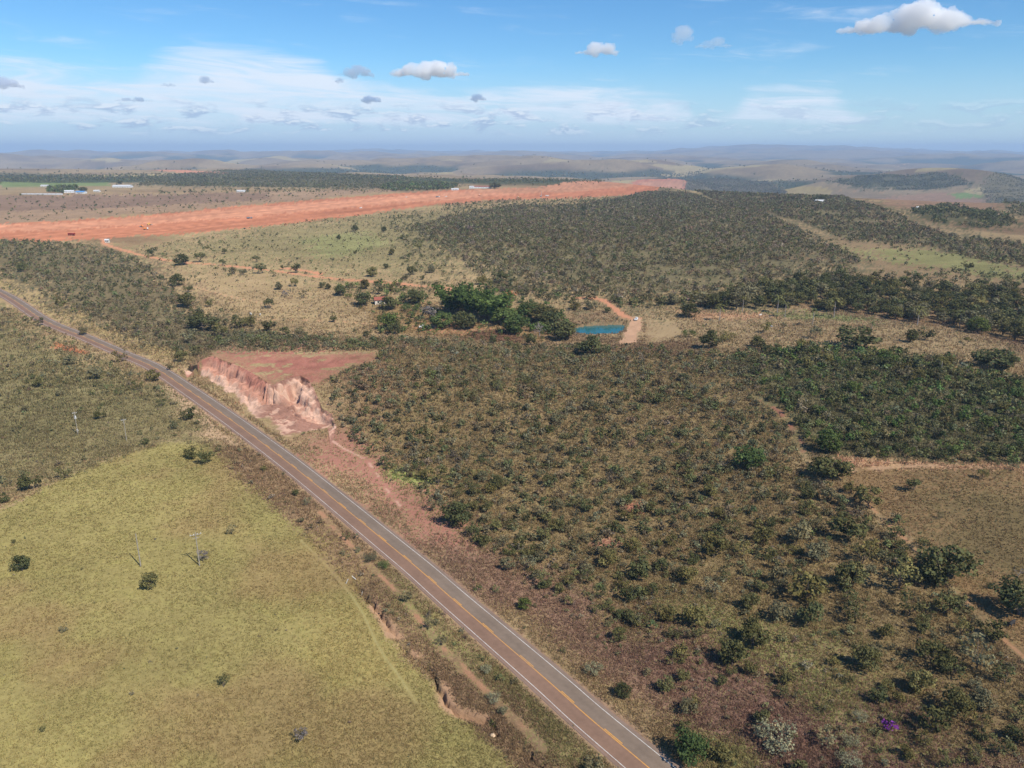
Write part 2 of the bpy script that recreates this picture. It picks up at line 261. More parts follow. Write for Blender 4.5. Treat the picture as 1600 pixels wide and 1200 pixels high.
# ---------------------------------------------------------------- land cover: (colour, ragged edge in m at 300 m, photo outline put on the ground)
TAN, GOLD, BROWN, PURP = S(150, 128, 96), S(158, 136, 98), S(124, 101, 78), S(122, 95, 80)
OLIVE, SCRUBG, DKSCRUB, PAST = S(126, 114, 82), S(132, 113, 81), S(112, 102, 76), S(140, 128, 82)
SOIL, PALE, STRIP, STRIPL, DIRT, TRACK = S(158, 98, 84), S(196, 160, 140), S(169, 111, 83), S(183, 128, 99), S(172, 124, 96), S(184, 130, 100)
GREENP, LIME, FORESTG = S(128, 124, 84), S(132, 134, 80), S(70, 72, 54)
LC_PX = [
 # far and middle ground
 ('mid_grass', TAN, 8, [(205, 388), (420, 352), (700, 322), (800, 315), (1010, 300), (680, 380), (740, 455), (660, 475), (590, 545), (420, 520), (330, 500), (275, 430)]),
 ('mid_green', S(132, 119, 86), 20, [(200, 392), (420, 354), (700, 324), (760, 330), (670, 370), (690, 425), (560, 432), (400, 415), (300, 402)]),
 ('field_green_a', GREENP, 6, [(470, 372), (560, 362), (610, 380), (560, 398), (490, 400)]),
 ('beyond_strip', S(140, 116, 94), 6, [(-200, 312), (120, 303), (400, 300), (700, 292), (560, 304), (300, 328), (100, 345), (-200, 358)]),
 ('beyond_brown', S(122, 100, 84), 6, [(-200, 310), (100, 305), (420, 301), (420, 312), (150, 326), (-200, 334)]),
 ('far_green', S(106, 116, 76), 3, [(0, 284), (60, 286), (170, 285), (175, 291), (60, 293), (0, 292)]),
 ('far_forest_a', S(92, 88, 68), 14, [(215, 290), (240, 276), (330, 268), (420, 264), (560, 275), (640, 283), (720, 288), (700, 294), (420, 293), (300, 291)]),
 ('far_red', S(176, 122, 96), 5, [(240, 263), (300, 267), (350, 269), (352, 272), (290, 271), (238, 266)]),
 ('hill_scrub', DKSCRUB, 26, [(640, 358), (700, 338), (800, 322), (900, 322), (960, 312), (1010, 300), (1080, 302), (1200, 335), (1280, 372), (1345, 405), (1330, 445), (1200, 472), (1050, 478), (900, 468), (770, 455), (720, 410)]),
 ('hill_scrub_b', DKSCRUB, 18, [(1050, 284), (1100, 279), (1185, 284), (1230, 300), (1330, 312), (1420, 345), (1500, 372), (1640, 385), (1640, 425), (1520, 405), (1440, 385), (1330, 378), (1260, 350), (1180, 328), (1100, 305)]),
 ('saddle', S(138, 116, 88), 8, [(1075, 318), (1150, 322), (1230, 348), (1300, 372), (1440, 385), (1540, 402), (1640, 420), (1640, 455), (1550, 440), (1440, 440), (1340, 440), (1352, 405), (1280, 372), (1180, 338)]),
 ('saddle_green', S(134, 128, 86), 8, [(1340, 392), (1440, 388), (1540, 404), (1640, 428), (1640, 450), (1560, 436), (1480, 420), (1390, 408)]),
 ('far_pasture', S(152, 132, 88), 3, [(1225, 296), (1300, 295), (1298, 308), (1240, 313), (1215, 308)]),
 ('far_brown_r', S(140, 112, 90), 5, [(1370, 310), (1470, 300), (1560, 310), (1560, 330), (1440, 335), (1390, 322)]),
 ('far_forest_r', S(92, 88, 64), 14, [(1290, 284), (1350, 275), (1460, 270), (1500, 278), (1520, 288), (1440, 297), (1350, 295)]),
 ('far_lime', S(110, 126, 74), 4, [(1480, 303), (1510, 301), (1535, 308), (1500, 311)]),
 ('grove_r', S(92, 86, 62), 10, [(1420, 330), (1480, 322), (1560, 335), (1590, 352), (1540, 358), (1460, 348)]),
 ('scrub_r', DKSCRUB, 8, [(1530, 290), (1640, 285), (1640, 345), (1580, 335), (1540, 310)]),
 # airstrip
 ('strip', STRIP, 4, [(-200, 362), (-60, 352), (0, 349), (101, 345), (236, 336), (337, 325), (439, 317), (540, 308), (665, 299), (732, 296), (834, 293), (935, 288), (986, 284), (1070, 281), (1072, 286), (1026, 298), (986, 304), (918, 308), (851, 311), (783, 312), (719, 317), (631, 326), (540, 339), (405, 354), (304, 364), (202, 370), (67, 377), (0, 374), (-200, 395)]),
 ('strip_light', STRIPL, 5, [(-200, 364), (0, 351), (110, 347), (250, 338), (337, 328), (440, 320), (540, 312), (700, 300), (834, 296), (940, 291), (930, 296), (780, 305), (560, 322), (337, 342), (150, 356), (0, 362), (-200, 378)]),
 ('strip_pale', S(170, 122, 94), 5, [(720, 297), (840, 293), (1000, 284), (1068, 282), (1068, 285), (980, 292), (880, 300), (800, 302)]),
 # upper left scrub
 ('left_scrub', S(110, 98, 74), 8, [(-200, 372), (60, 377), (150, 385), (215, 405), (265, 440), (285, 470), (345, 500), (430, 520), (500, 545), (330, 548), (250, 545), (160, 515), (90, 480), (30, 440), (-200, 380)]),
 ('left_verge', S(150, 130, 92), 5, [(-200, 385), (-60, 410), (20, 445), (80, 478), (150, 512), (240, 540), (300, 548), (285, 566), (240, 552), (160, 528), (60, 482), (-60, 425), (-200, 390)]),
 ('left_low', S(124, 112, 80), 8, [(-400, 470), (0, 480), (120, 545), (230, 590), (330, 670), (360, 720), (270, 692), (140, 735), (-400, 880)]),
 ('left_low_green', S(120, 110, 78), 20, [(-200, 590), (60, 570), (220, 590), (260, 640), (150, 680), (-200, 730)]),
 ('valley_grass', S(152, 130, 98), 6, [(1060, 488), (1200, 487), (1350, 495), (1500, 520), (1650, 560), (1650, 610), (1560, 590), (1480, 560), (1350, 548), (1240, 545), (1100, 540), (1035, 512)]),
 ('valley_green', S(122, 122, 80), 6, [(1170, 487), (1290, 490), (1380, 500), (1370, 503), (1270, 497), (1170, 493)]),
 ('valley_pale', S(176, 140, 108), 3, [(1062, 486), (1180, 488), (1230, 494), (1160, 500), (1080, 500)]),
 ('mound', S(154, 132, 100), 5, [(1010, 500), (1050, 502), (1066, 520), (1040, 534), (1012, 534)]),
 ('garden', S(136, 112, 80), 4, [(560, 480), (640, 470), (700, 490), (880, 525), (840, 538), (700, 525), (600, 520)]),
 ('garden_red', S(164, 116, 88), 4, [(640, 505), (665, 509), (740, 512), (760, 520), (720, 520), (650, 512)]),
 ('brown_bed', S(116, 88, 68), 2, [(732, 518), (790, 515), (822, 528), (800, 535), (740, 530)]),
 # main scrub
 ('main_scrub', SCRUBG, 14, [(515, 560), (640, 540), (900, 545), (1150, 560), (1215, 640), (1262, 720), (1320, 790), (1440, 880), (1560, 1000), (1700, 1120), (1700, 1400), (1200, 1330), (1010, 1060), (880, 960), (720, 830), (640, 760), (560, 700), (518, 640)]),
 ('scrub_tan', S(138, 114, 86), 8, [(520, 560), (600, 555), (660, 590), (620, 640), (560, 650), (525, 620)]),
 ('right_scrub', S(104, 97, 70), 10, [(1120, 560), (1240, 545), (1350, 550), (1480, 562), (1560, 590), (1750, 640), (1750, 735), (1500, 722), (1310, 714), (1255, 700), (1215, 640)]),
 ('right_pasture', S(138, 112, 80), 4, [(1312, 714), (1400, 720), (1500, 722), (1750, 730), (1750, 1150), (1600, 1025), (1540, 965), (1440, 862), (1380, 800), (1320, 760)]),
 ('right_pasture_olive', S(120, 103, 72), 14, [(1420, 770), (1560, 740), (1700, 800), (1700, 1000), (1560, 930), (1440, 840)]),
 ('right_edge_pale', S(178, 142, 110), 2, [(1312, 713), (1400, 722), (1500, 725), (1650, 730), (1650, 736), (1480, 733), (1380, 732), (1318, 728)]),
 # lower right grass
 ('grass_mix', S(134, 115, 82), 14, [(1000, 900), (1150, 880), (1300, 860), (1440, 900), (1560, 1010), (1700, 1120), (1700, 1300), (1250, 1200), (1100, 1060)]),
 ('grass_green', S(128, 124, 78), 18, [(1050, 940), (1150, 960), (1230, 1020), (1330, 1060), (1400, 1110), (1480, 1140), (1480, 1180), (1400, 1140), (1280, 1080), (1180, 1040), (1090, 1000)]),
 ('purple_grass', PURP, 18, [(840, 950), (920, 960), (1060, 1010), (1200, 1060), (1350, 1120), (1500, 1160), (1700, 1180), (1700, 1500), (1200, 1500), (1110, 1220), (960, 1070)]),
 ('purple_verge', S(132, 105, 86), 10, [(600, 760), (690, 800), (760, 860), (850, 900), (960, 990), (1080, 1120), (1250, 1300), (1150, 1300), (1010, 1160), (860, 1025), (760, 935), (650, 840)]),
 ('tan_verge', S(142, 120, 88), 8, [(780, 930), (900, 1010), (1050, 1150), (1200, 1300), (1120, 1300), (960, 1110), (860, 1025), (800, 970)]),
 ('bottom_green', S(134, 124, 82), 12, [(1050, 1110), (1130, 1140), (1200, 1210), (1300, 1320), (1180, 1320), (1090, 1210)]),
 # left of the road
 ('road_left', S(134, 110, 84), 4, [(330, 690), (420, 710), (520, 800), (640, 910), (760, 1010), (900, 1140), (1050, 1290), (900, 1350), (800, 1200), (690, 1080), (585, 945), (520, 880), (430, 790), (360, 735)]),
 ('road_left_green', S(130, 120, 80), 8, [(600, 880), (660, 920), (740, 1000), (850, 1090), (960, 1200), (900, 1200), (800, 1090), (720, 1030), (650, 960)]),
 ('pasture', PAST, 3, [(-500, 960), (0, 797), (70, 762), (140, 732), (205, 709), (262, 694), (310, 693), (342, 705), (372, 736), (433, 794), (500, 862), (550, 905), (590, 955), (627, 1020), (700, 1098), (760, 1150), (812, 1200), (950, 1360), (-500, 1500)]),
 ('pasture_gold', S(142, 126, 80), 16, [(430, 820), (520, 900), (580, 970), (640, 1060), (560, 1080), (480, 960), (420, 880)]),
 ('strip_bare', S(182, 150, 124), 4, [(250, 596), (280, 612), (325, 652), (385, 692), (372, 696), (318, 660), (270, 625)]),
 ('left_red', S(168, 112, 80), 1, [(84, 536), (110, 542), (142, 552), (120, 552), (90, 542)]),
 # cut bank and its surroundings
 ('bank_lower', S(152, 108, 92), 10, [(460, 682), (520, 668), (566, 690), (600, 722), (640, 765), (700, 810), (720, 850), (668, 838), (600, 790), (540, 745), (490, 705)]),
 ('terrace', S(150, 100, 86), 9, [(326, 553), (400, 550), (520, 550), (596, 549), (592, 566), (545, 574), (512, 592), (494, 602), (480, 600), (460, 600), (420, 606), (380, 582), (350, 570)]),
 ('lime_a', LIME, 4, [(610, 726), (650, 735), (690, 750), (660, 760), (620, 745)]),
 ('bare_a', S(186, 142, 118), 1.5, [(916, 848), (940, 842), (970, 846), (968, 854), (930, 853)]),
 ('bare_b', S(168, 118, 96), 2, [(978, 786), (1000, 780), (1010, 800), (985, 802)]),
 ('hill_red_a', S(192, 128, 92), 1.5, [(788, 456), (806, 457), (806, 463), (790, 463)]),
]
_all = W_([p for e in LC_PX for p in e[3]]); LC = []; _i = 0
for n_, c_, j_, P in LC_PX:
    LC.append((n_, np.array(c_), j_, _all[_i:_i + len(P)])); _i += len(P)
LCD = {n_: P for n_, _, _, P in LC}
LINES = [                                            # tracks drawn on the ground: colour, half width m, line
 (TRACK, 3.1, [(160, 372), (168, 383), (200, 393), (265, 407), (330, 413), (400, 420), (470, 429), (530, 436), (600, 441), (680, 449), (720, 455)]),
 (TRACK, 3.2, [(440, 419), (470, 422), (500, 428)]),
 (TRACK, 3.0, [(930, 466), (945, 470), (960, 482), (978, 496), (995, 497)]),
 (TRACK, 1.8, [(895, 466), (935, 466)]),
 (S(172, 136, 104), .8, [(300, 447), (345, 460), (405, 473), (425, 480)]),
 (S(172, 136, 104), .7, [(390, 499), (450, 500), (540, 503), (600, 508)]),
 (S(144, 100, 82), -1.2, [(1180, 620), (1215, 640), (1240, 672), (1252, 700), (1262, 722)]),
 (S(170, 130, 98), -.7, [(1340, 770), (1374, 805), (1418, 846), (1435, 862)]),
 (S(168, 128, 96), -.6, [(1490, 920), (1546, 976), (1597, 1024), (1680, 1100)]),
 (S(176, 142, 110), -1., [(1330, 735), (1400, 730), (1460, 728)]),
 (S(150, 139, 95), .15, [(470, 845), (500, 873), (528, 905), (550, 932), (570, 965), (585, 997), (601, 1027), (622, 1054), (650, 1098)]),
 (S(156, 118, 92), -.7, [(500, 800), (560, 865), (620, 925), (690, 1010), (740, 1060), (790, 1110), (850, 1170)]),
 (S(196, 160, 124), 3.0, [(1395, 262), (1405, 258), (1420, 255)]),
 (S(150, 122, 90), 4.0, [(1300, 297), (1360, 300), (1470, 302), (1560, 300)]),
 (S(180, 142, 124), -.6, [(520, 690), (575, 722), (600, 760), (625, 790)]),
 (S(160, 128, 96), 2.0, [(600, 512), (650, 508), (740, 515)]),
]
LINES = [(np.array(c), w, dense(W_(P), 6.)) for c, w, P in LINES]      # a negative width: worn through only in places
def cover(x, y):
    x = np.asarray(x, float); y = np.asarray(y, float); n = x.size; d = np.hypot(x, y)
    k = fbm(x / 90, y / 90, 101, 4)[:, None]; k2 = fbm(x / 23, y / 23, 103, 3)[:, None]
    c = np.array(TAN) * (1 - ss(k, -.3, .35)) + np.array(BROWN) * ss(k, -.3, .35)
    # far country: purple brown grass, dark woods in the folds, pale fields
    far = ss(d, 1700, 2700)[:, None]
    f1 = fbm(x / 1300, y / 1300, 111, 5)[:, None]; f2 = fbm(x / 420, y / 420, 113, 4)[:, None]
    cf = np.array(S(136, 118, 92)) * (1 - ss(f2, -.2, .4)) + np.array(S(114, 97, 78)) * ss(f2, -.2, .4)
    rl = fbm(x / 1050, y / 1050, 31, 3)[:, None]; wood = ss(.45 * f1 - rl + .35 * f2, .0, .2)
    cf = cf * (1 - wood) + np.array(S(68, 73, 54)) * wood
    cf = np.where((ss(fbm(x / 800, y / 500, 117, 2), .45, .5) * (1 - ss(d, 9000, 15000)))[:, None] > .5, np.array(S(152, 136, 100)), cf)
    c = c * (1 - far) + cf * far
    jx = fbm(x / 12, y / 12, 121, 3) ; jy = fbm(x / 12, y / 12, 125, 3); rj = rng.normal(size=(2, n)) * .55
    sc = np.clip(d / 300, .4, 4)
    names = np.full(n, -1, np.int16)
    for i, (nm, cc, j, P) in enumerate(LC):
        m = inside(x + (jx + rj[0]) * j * sc, y + (jy + rj[1]) * j * sc * 1.5, P)
        if nm == 'terrace': m &= fbm(x / 8, y / 8, 127, 4) < .34
        c[m] = cc; names[m] = i
    c = c * (1 + .16 * k2)
    soil = np.zeros(n)
    for cc, w, P in LINES:
        brk = ss(vn(x / 4.2, y / 4.2, 133), .35, .62) if w < 0 else 1.; w = abs(w)
        m = near_only(x, y, P, w * 3 + 3, lambda p, q: pdist(p, q, P), 1e9)
        t = (1 - ss(m + .6 * w * jx + .4 * rj[0] * w, .5 * w, 1.3 * w)) * brk; c = c * (1 - t[:, None]) + cc * t[:, None]; soil = np.maximum(soil, t)
    # verges of bare soil along the asphalt, gully soil, bank
    rd = near_only(x, y, ROADC, 16, lambda p, q: pdist(p, q, ROADC), 1e9)
    t = (1 - ss(rd + .9 * jx + .8 * rj[1], 4.0, 5.6))[:, None] * .8; c = c * (1 - t) + np.array(S(150, 120, 100)) * t; soil = np.maximum(soil, t[:, 0])
    g = near_only(x, y, GUL, 10, lambda p, q: pdist(p, q, GUL), 1e9)
    gm = (1 - ss(g + 1.2 * jx + .5 * rj[0], .7, 2.0)) * ss(vn(x / 6, y / 6, 131), .4, .7)
    c = c * (1 - gm[:, None]) + np.array(S(168, 134, 106)) * gm[:, None]; soil = np.maximum(soil, gm)
    bm = near_only(x, y, FACE, 3, lambda p, q: inside(p, q, FACE) * 1., 0) > .5
    if bm.any():
        p, q = x[bm], y[bm]; dF, arc, _ = pdist(p, q, FOOT, want=True); dT = pdist(p, q, TOPL); t = dF / (dF + dT + 1e-6)
        u = t + .22 * fbm(p / 6, q / 6, 141, 4) + .10 * np.sin(arc / 9.)
        right = ss(p, -106, -97)
        b0 = np.array(S(196, 162, 142)); b1 = np.array(S(184, 138, 118)); b2 = np.array(S(166, 114, 98))
        w1, w2 = ss(u, .34, .52), ss(u, .72, .9)
        cb = b0 * (1 - w1[:, None]) + b1 * w1[:, None]; cb = cb * (1 - w2[:, None]) + b2 * w2[:, None]
        hf = fbm(p / 3.5, q / 3.5, 147, 4); cl = ss(t + .10 * hf, .62, .70) * (1 - ss(t + .1 * hf, .90, .97))
        fl = ss(hf + .9 * (.32 - t), .05, .3); cr = np.array(S(150, 112, 96)) * (1 - fl)[:, None] + np.array(S(186, 150, 130)) * fl[:, None]
        cr = cr * (1 - cl)[:, None] + (np.array(S(200, 164, 142)) * (1 - .55 * ss(hf, -.1, .35)[:, None]) + np.array(S(160, 108, 90)) * .55 * ss(hf, -.1, .35)[:, None]) * cl[:, None]
        cb = cb * (1 - right[:, None]) + cr * right[:, None]
        cb *= (1 + .22 * fbm(arc / .8, t * 2, 143, 3) + .12 * fbm(p / 1.5, q / 1.5, 145, 2))[:, None]
        kf = ss(t + .22 * fbm(p / 5, q / 5, 149, 3), .03, .16)[:, None] * ss(dF + dT, 1.5, 4)[:, None]; c[bm] = c[bm] * (1 - kf) + cb * kf; soil[bm] = np.maximum(soil[bm], kf[:, 0])
    for nm in ('strip', 'strip_light', 'strip_pale', 'terrace', 'bank_lower', 'garden_red', 'strip_bare', 'mound'):
        i = [e[0] for e in LC].index(nm); soil[names == i] = np.maximum(soil[names == i], {'bank_lower': .8, 'terrace': .75}.get(nm, 1.))
    for nm in ('pasture', 'pasture_gold', 'right_pasture', 'right_pasture_olive'): i = [e[0] for e in LC].index(nm); soil[names == i] = np.maximum(soil[names == i], .38)
    m = np.isin(names, [[e[0] for e in LC].index(q) for q in ('pasture', 'pasture_gold')]); w = .55 * ss(fbm(x[m] / 28, y[m] / 28, 159, 4), 0., .45)[:, None]; c[m] = c[m] * (1 - w) + np.array(S(140, 116, 82)) * w
    m = names == [e[0] for e in LC].index('terrace'); c[m] *= (1 + .3 * fbm(x[m] / 2.5, y[m] / 6, 157, 4))[:, None]
    i = [e[0] for e in LC].index('strip'); m = (names >= i) & (names <= i + 2)
    if m.any():                                     # wheel and grader streaks along the strip
        p, q = x[m], y[m]; ax = LCD['strip'][12] - LCD['strip'][3]; ax = ax / np.linalg.norm(ax)
        u, v = p * ax[0] + q * ax[1], -p * ax[1] + q * ax[0]
        c[m] = c[m] * (1 + .34 * fbm(u / 420, v / 7, 151, 5) + .16 * fbm(u / 60, v / 20, 153, 4))[:, None]
    dmm = inside(x + 1.5 * jx + rj[0], y + 2 * jy, DAM); c[dmm] = np.array(S(178, 142, 114)) * (1 + .2 * fbm(x[dmm] / 4, y[dmm] / 4, 155, 3))[:, None]; soil[dmm] = 1
    return np.clip(c, .01, .9), soil, names

# ---------------------------------------------------------------- mesh helpers
def mesh_np(name, V, Fc, mat=None, col_attr=None, parent=None, smooth=False, link=True):
    me = bpy.data.meshes.new(name); V = np.asarray(V, np.float32); Fc = np.asarray(Fc, np.int32); k = Fc.shape[1]
    me.vertices.add(len(V)); me.vertices.foreach_set('co', V.ravel())
    me.loops.add(Fc.size); me.loops.foreach_set('vertex_index', Fc.ravel())
    me.polygons.add(len(Fc)); me.polygons.foreach_set('loop_start', np.arange(0, Fc.size, k, dtype=np.int32))
    me.polygons.foreach_set('use_smooth', np.full(len(Fc), smooth))
    me.update(calc_edges=True)
    if col_attr is not None:
        for an, (dom, arr) in col_attr.items():
            if arr.ndim == 1:
                a = me.attributes.new(an, 'FLOAT', dom); a.data.foreach_set('value', arr.astype(np.float32))
            else:
                a = me.attributes.new(an, 'FLOAT_COLOR', dom)
                a.data.foreach_set('color', np.concatenate([arr, np.ones((len(arr), 1))], 1).astype(np.float32).ravel())
    if mat: me.materials.append(mat)
    if not link: return me
    return ob(name, me, parent)
def ob(name, me, parent=None):
    o = bpy.data.objects.new(name, me); col.objects.link(o)
    if parent: o.parent = parent
    return o
def tag(o, label=None, cat=None, group=None, kind=None):
    for k, v in (('label', label), ('category', cat), ('group', group), ('kind', kind)):
        if v: o[k] = v
    return o
def thing(name, label, cat, loc, rz=0., group=None, scale=1.):
    o = bpy.data.objects.new(name, None); col.objects.link(o); o.empty_display_size = .5
    o.location = loc; o.rotation_euler = (0, 0, rz); o.scale = (scale,) * 3 if np.isscalar(scale) else scale
    return tag(o, label, cat, group)
class MB:
    def __init__(s): s.v, s.f = [], []
    def box(s, c, d, rz=0., taper=1., tilt=0.):
        n = len(s.v); ca, sa = math.cos(rz), math.sin(rz)
        for k in (-1, 1):
            t = 1 if k < 0 else taper
            for i, j in ((-1, -1), (1, -1), (1, 1), (-1, 1)):
                x, y, z = i * d[0] / 2 * t, j * d[1] / 2 * t, k * d[2] / 2
                if tilt: x, z = x * math.cos(tilt) + z * math.sin(tilt), -x * math.sin(tilt) + z * math.cos(tilt)
                s.v.append((c[0] + x * ca - y * sa, c[1] + x * sa + y * ca, c[2] + z))
        s.f += [(n, n + 3, n + 2, n + 1), (n + 4, n + 5, n + 6, n + 7)] + [(n + i, n + (i + 1) % 4, n + 4 + (i + 1) % 4, n + 4 + i) for i in range(4)]
        return s
    def tube(s, p0, p1, r0, r1=None, k=6, cap=True):
        r1 = r0 if r1 is None else r1; n = len(s.v); a = Vector(p1) - Vector(p0); z = a.normalized()
        x = z.orthogonal().normalized(); y = z.cross(x)
        for p, r in ((p0, r0), (p1, r1)):
            for i in range(k):
                t = 2 * math.pi * i / k; s.v.append(tuple(Vector(p) + x * (r * math.cos(t)) + y * (r * math.sin(t))))
        s.f += [(n + i, n + (i + 1) % k, n + k + (i + 1) % k, n + k + i) for i in range(k)]
        if cap: s.f += [tuple(n + i for i in range(k))[::-1], tuple(n + k + i for i in range(k))]
        return s
    def poly(s, pts, f): n = len(s.v); s.v += pts; s.f += [tuple(n + i for i in q) for q in f]; return s
    def mesh(s, name, mat=None):
        me = bpy.data.meshes.new(name); me.from_pydata(s.v, [], s.f); me.update()
        if mat: me.materials.append(mat)
        return me
    def build(s, name, mat=None, parent=None): return ob(name, s.mesh(name, mat), parent)

def new_mat(name):
    m = bpy.data.materials.new(name); m.use_nodes = True; m.node_tree.nodes.clear(); return m, m.node_tree
def mat_plain(name, c, rough=.7, metal=0., var=.25, scale=3.):
    m, t = new_mat(name); tcn = node('ShaderNodeTexCoord', t); nz = noise(tcn.outputs['Object'], scale, 5, .6, tree=t)
    lo_, hi_ = tuple(np.array(c) * (1 - var)) + (1,), tuple(np.minimum(np.array(c) * (1 + var), .95)) + (1,)
    b = node('ShaderNodeBsdfPrincipled', t); setin(b, 'Base Color', mixc(nz, lo_, hi_, t), t)
    b.inputs['Roughness'].default_value = rough; b.inputs['Metallic'].default_value = metal
    o = node('ShaderNodeOutputMaterial', t); t.links.new(b.outputs[0], o.inputs[0]); return m
def mat_foliage(name, c, var=.3, hue=(1.15, 1., .75), attr='tint', trans=.3):
    m, t = new_mat(name); a = node('ShaderNodeAttribute', t, attribute_name=attr); oi = node('ShaderNodeObjectInfo', t)
    c4 = tuple(c) + (1,); c2 = tuple(np.array(c) * np.array(hue)) + (1,)
    base = mixc(oi.outputs['Random'], c4, c2, t)
    k = mth('ADD', mth('MULTIPLY', mth('FRACT', mth('MULTIPLY', oi.outputs['Random'], 7.31, tree=t), tree=t), var * 2, tree=t), 1 - var, tree=t)
    base = mixc(1.0, base, comb(k, k, k, t), t, 'MULTIPLY'); base = mixc(1.0, base, a.outputs['Color'], t, 'MULTIPLY')
    d = node('ShaderNodeBsdfDiffuse', t); tr = node('ShaderNodeBsdfTranslucent', t); t.links.new(base, d.inputs[0]); t.links.new(base, tr.inputs[0])
    mx = node('ShaderNodeMixShader', t); mx.inputs[0].default_value = trans; t.links.new(d.outputs[0], mx.inputs[1]); t.links.new(tr.outputs[0], mx.inputs[2])
    o = node('ShaderNodeOutputMaterial', t); t.links.new(mx.outputs[0], o.inputs[0]); return m
def mat_attr(name, trans=.25):                        # colour straight from the mesh
    m, t = new_mat(name); a = node('ShaderNodeAttribute', t, attribute_name='col')
    d = node('ShaderNodeBsdfDiffuse', t); tr = node('ShaderNodeBsdfTranslucent', t); t.links.new(a.outputs['Color'], d.inputs[0]); t.links.new(a.outputs['Color'], tr.inputs[0])
    mx = node('ShaderNodeMixShader', t); mx.inputs[0].default_value = trans; t.links.new(d.outputs[0], mx.inputs[1]); t.links.new(tr.outputs[0], mx.inputs[2])
    o = node('ShaderNodeOutputMaterial', t); t.links.new(mx.outputs[0], o.inputs[0]); return m
def mat_ground(name):
    m, t = new_mat(name); a = node('ShaderNodeAttribute', t, attribute_name='col'); so = node('ShaderNodeAttribute', t, attribute_name='soil')
    tcn = node('ShaderNodeTexCoord', t); P = tcn.outputs['Object']
    na = noise(P, .9, 5, .65, .3, t); nb = noise(P, .22, 4, .6, .4, t); nc = noise(P, .045, 4, .6, .2, t); nd = noise(P, .006, 5, .6, 0, t)
    soil = so.outputs['Fac']
    amp = mth('SUBTRACT', 1.0, mth('MULTIPLY', soil, .8, tree=t), tree=t)
    sm = mth('ADD', mth('ADD', mth('MULTIPLY', mth('SUBTRACT', na, .5, tree=t), 1.5, tree=t), mth('MULTIPLY', mth('SUBTRACT', nb, .5, tree=t), .45, tree=t), tree=t), mth('ADD', mth('MULTIPLY', mth('SUBTRACT', nc, .5, tree=t), .55, tree=t), mth('MULTIPLY', mth('SUBTRACT', nd, .5, tree=t), .4, tree=t), tree=t), tree=t)
    k = mth('MAXIMUM', mth('ADD', 1.0, mth('MULTIPLY', sm, amp, tree=t), tree=t), .25, tree=t)
    base = mixc(1.0, a.outputs['Color'], comb(k, k, k, t), t, 'MULTIPLY')
    hue = mixc(mth('MULTIPLY', sstep(nb, .45, .7, t), mth('MULTIPLY', amp, .45, tree=t), tree=t), base, mixc(1.0, base, (.93, 1.03, .84, 1), t, 'MULTIPLY'), t)
    d = node('ShaderNodeBsdfDiffuse', t); d.inputs['Roughness'].default_value = .8; t.links.new(hue, d.inputs[0])
    bp = node('ShaderNodeBump', t); bp.inputs['Strength'].default_value = .7; bp.inputs['Distance'].default_value = .5; t.links.new(na, bp.inputs['Height']); t.links.new(bp.outputs[0], d.inputs['Normal'])
    o = node('ShaderNodeOutputMaterial', t); t.links.new(d.outputs[0], o.inputs[0]); return m
M_GROUND = mat_ground('ground_cover')

# ---------------------------------------------------------------- ground: one sheet to the horizon
azs = np.radians(np.concatenate([np.arange(-66, -42, .4), np.arange(-42, 42, .1), np.arange(42, 66.2, .4)]))
dep = np.radians(np.arange(76, 2.2, -.075)); ds = np.concatenate([CAM_H / np.tan(dep), CAM_H / math.tan(R(2.2)) * 1.012 ** np.arange(1, 216)])
A_, D_ = np.meshgrid(azs, ds); gx, gy = (np.sin(A_) * D_).ravel(), (np.cos(A_) * D_).ravel()
bx0, bx1, by0, by1 = TOPL[:, 0].min() - 8, TOPL[:, 0].max() + 8, FOOT[:, 1].min() - 8, TOPL[:, 1].max() + 8
bx0 = min(bx0, FOOT[:, 0].min() - 8); bx1 = max(bx1, FOOT[:, 0].max() + 8)
def patch_w(x, y):                                   # 1 inside the finely modelled bank, 0 at its border
    rd = near_only(x, y, ROADC, 12, lambda a, b: pdist(a, b, ROADC), 99)
    return ss(np.minimum(np.minimum(np.minimum(x - bx0, bx1 - x), np.minimum(y - by0, by1 - y)), (rd - 5.4) * 1.6), 0, 6)
gz = H(gx, gy) - 4.8 * patch_w(gx, gy) ** 2
gc, gs, _nm = cover(gx, gy)
nA, nD = len(azs), len(ds)
ii = (np.arange(nD - 1)[:, None] * nA + np.arange(nA - 1)[None, :]).ravel()
tag(mesh_np('ground', np.stack([gx, gy, gz], 1), np.stack([ii, ii + 1, ii + nA + 1, ii + nA], 1), M_GROUND, {'col': ('POINT', gc), 'soil': ('POINT', gs)}, smooth=True), kind='structure')
# the road cut, modelled finely with its rills
px_, py_ = np.meshgrid(np.arange(bx0, bx1, .27), np.arange(by0, by1, .27)); nx = px_.shape[1]; ny = px_.shape[0]
px_, py_ = px_.ravel(), py_.ravel(); pw = patch_w(px_, py_)
pz = H(px_, py_, True) + .12 * pw - .5 * (1 - pw) ** 3
pc_, ps_, _n = cover(px_, py_)
ii = (np.arange(ny - 1)[:, None] * nx + np.arange(nx - 1)[None, :]).ravel()
rdp = pdist(px_, py_, ROADC); keep = (np.minimum(np.minimum(rdp[ii], rdp[ii + 1]), np.minimum(rdp[ii + nx], rdp[ii + nx + 1])) > 5.2)
ii = ii[keep]
tag(mesh_np('terrain_cut', np.stack([px_, py_, pz], 1), np.stack([ii, ii + 1, ii + nx + 1, ii + nx], 1), M_GROUND, {'col': ('POINT', pc_), 'soil': ('POINT', ps_)}, smooth=False), kind='structure')
def gh(x, y):                                        # visible ground height
    return H(x, y) + 0.0

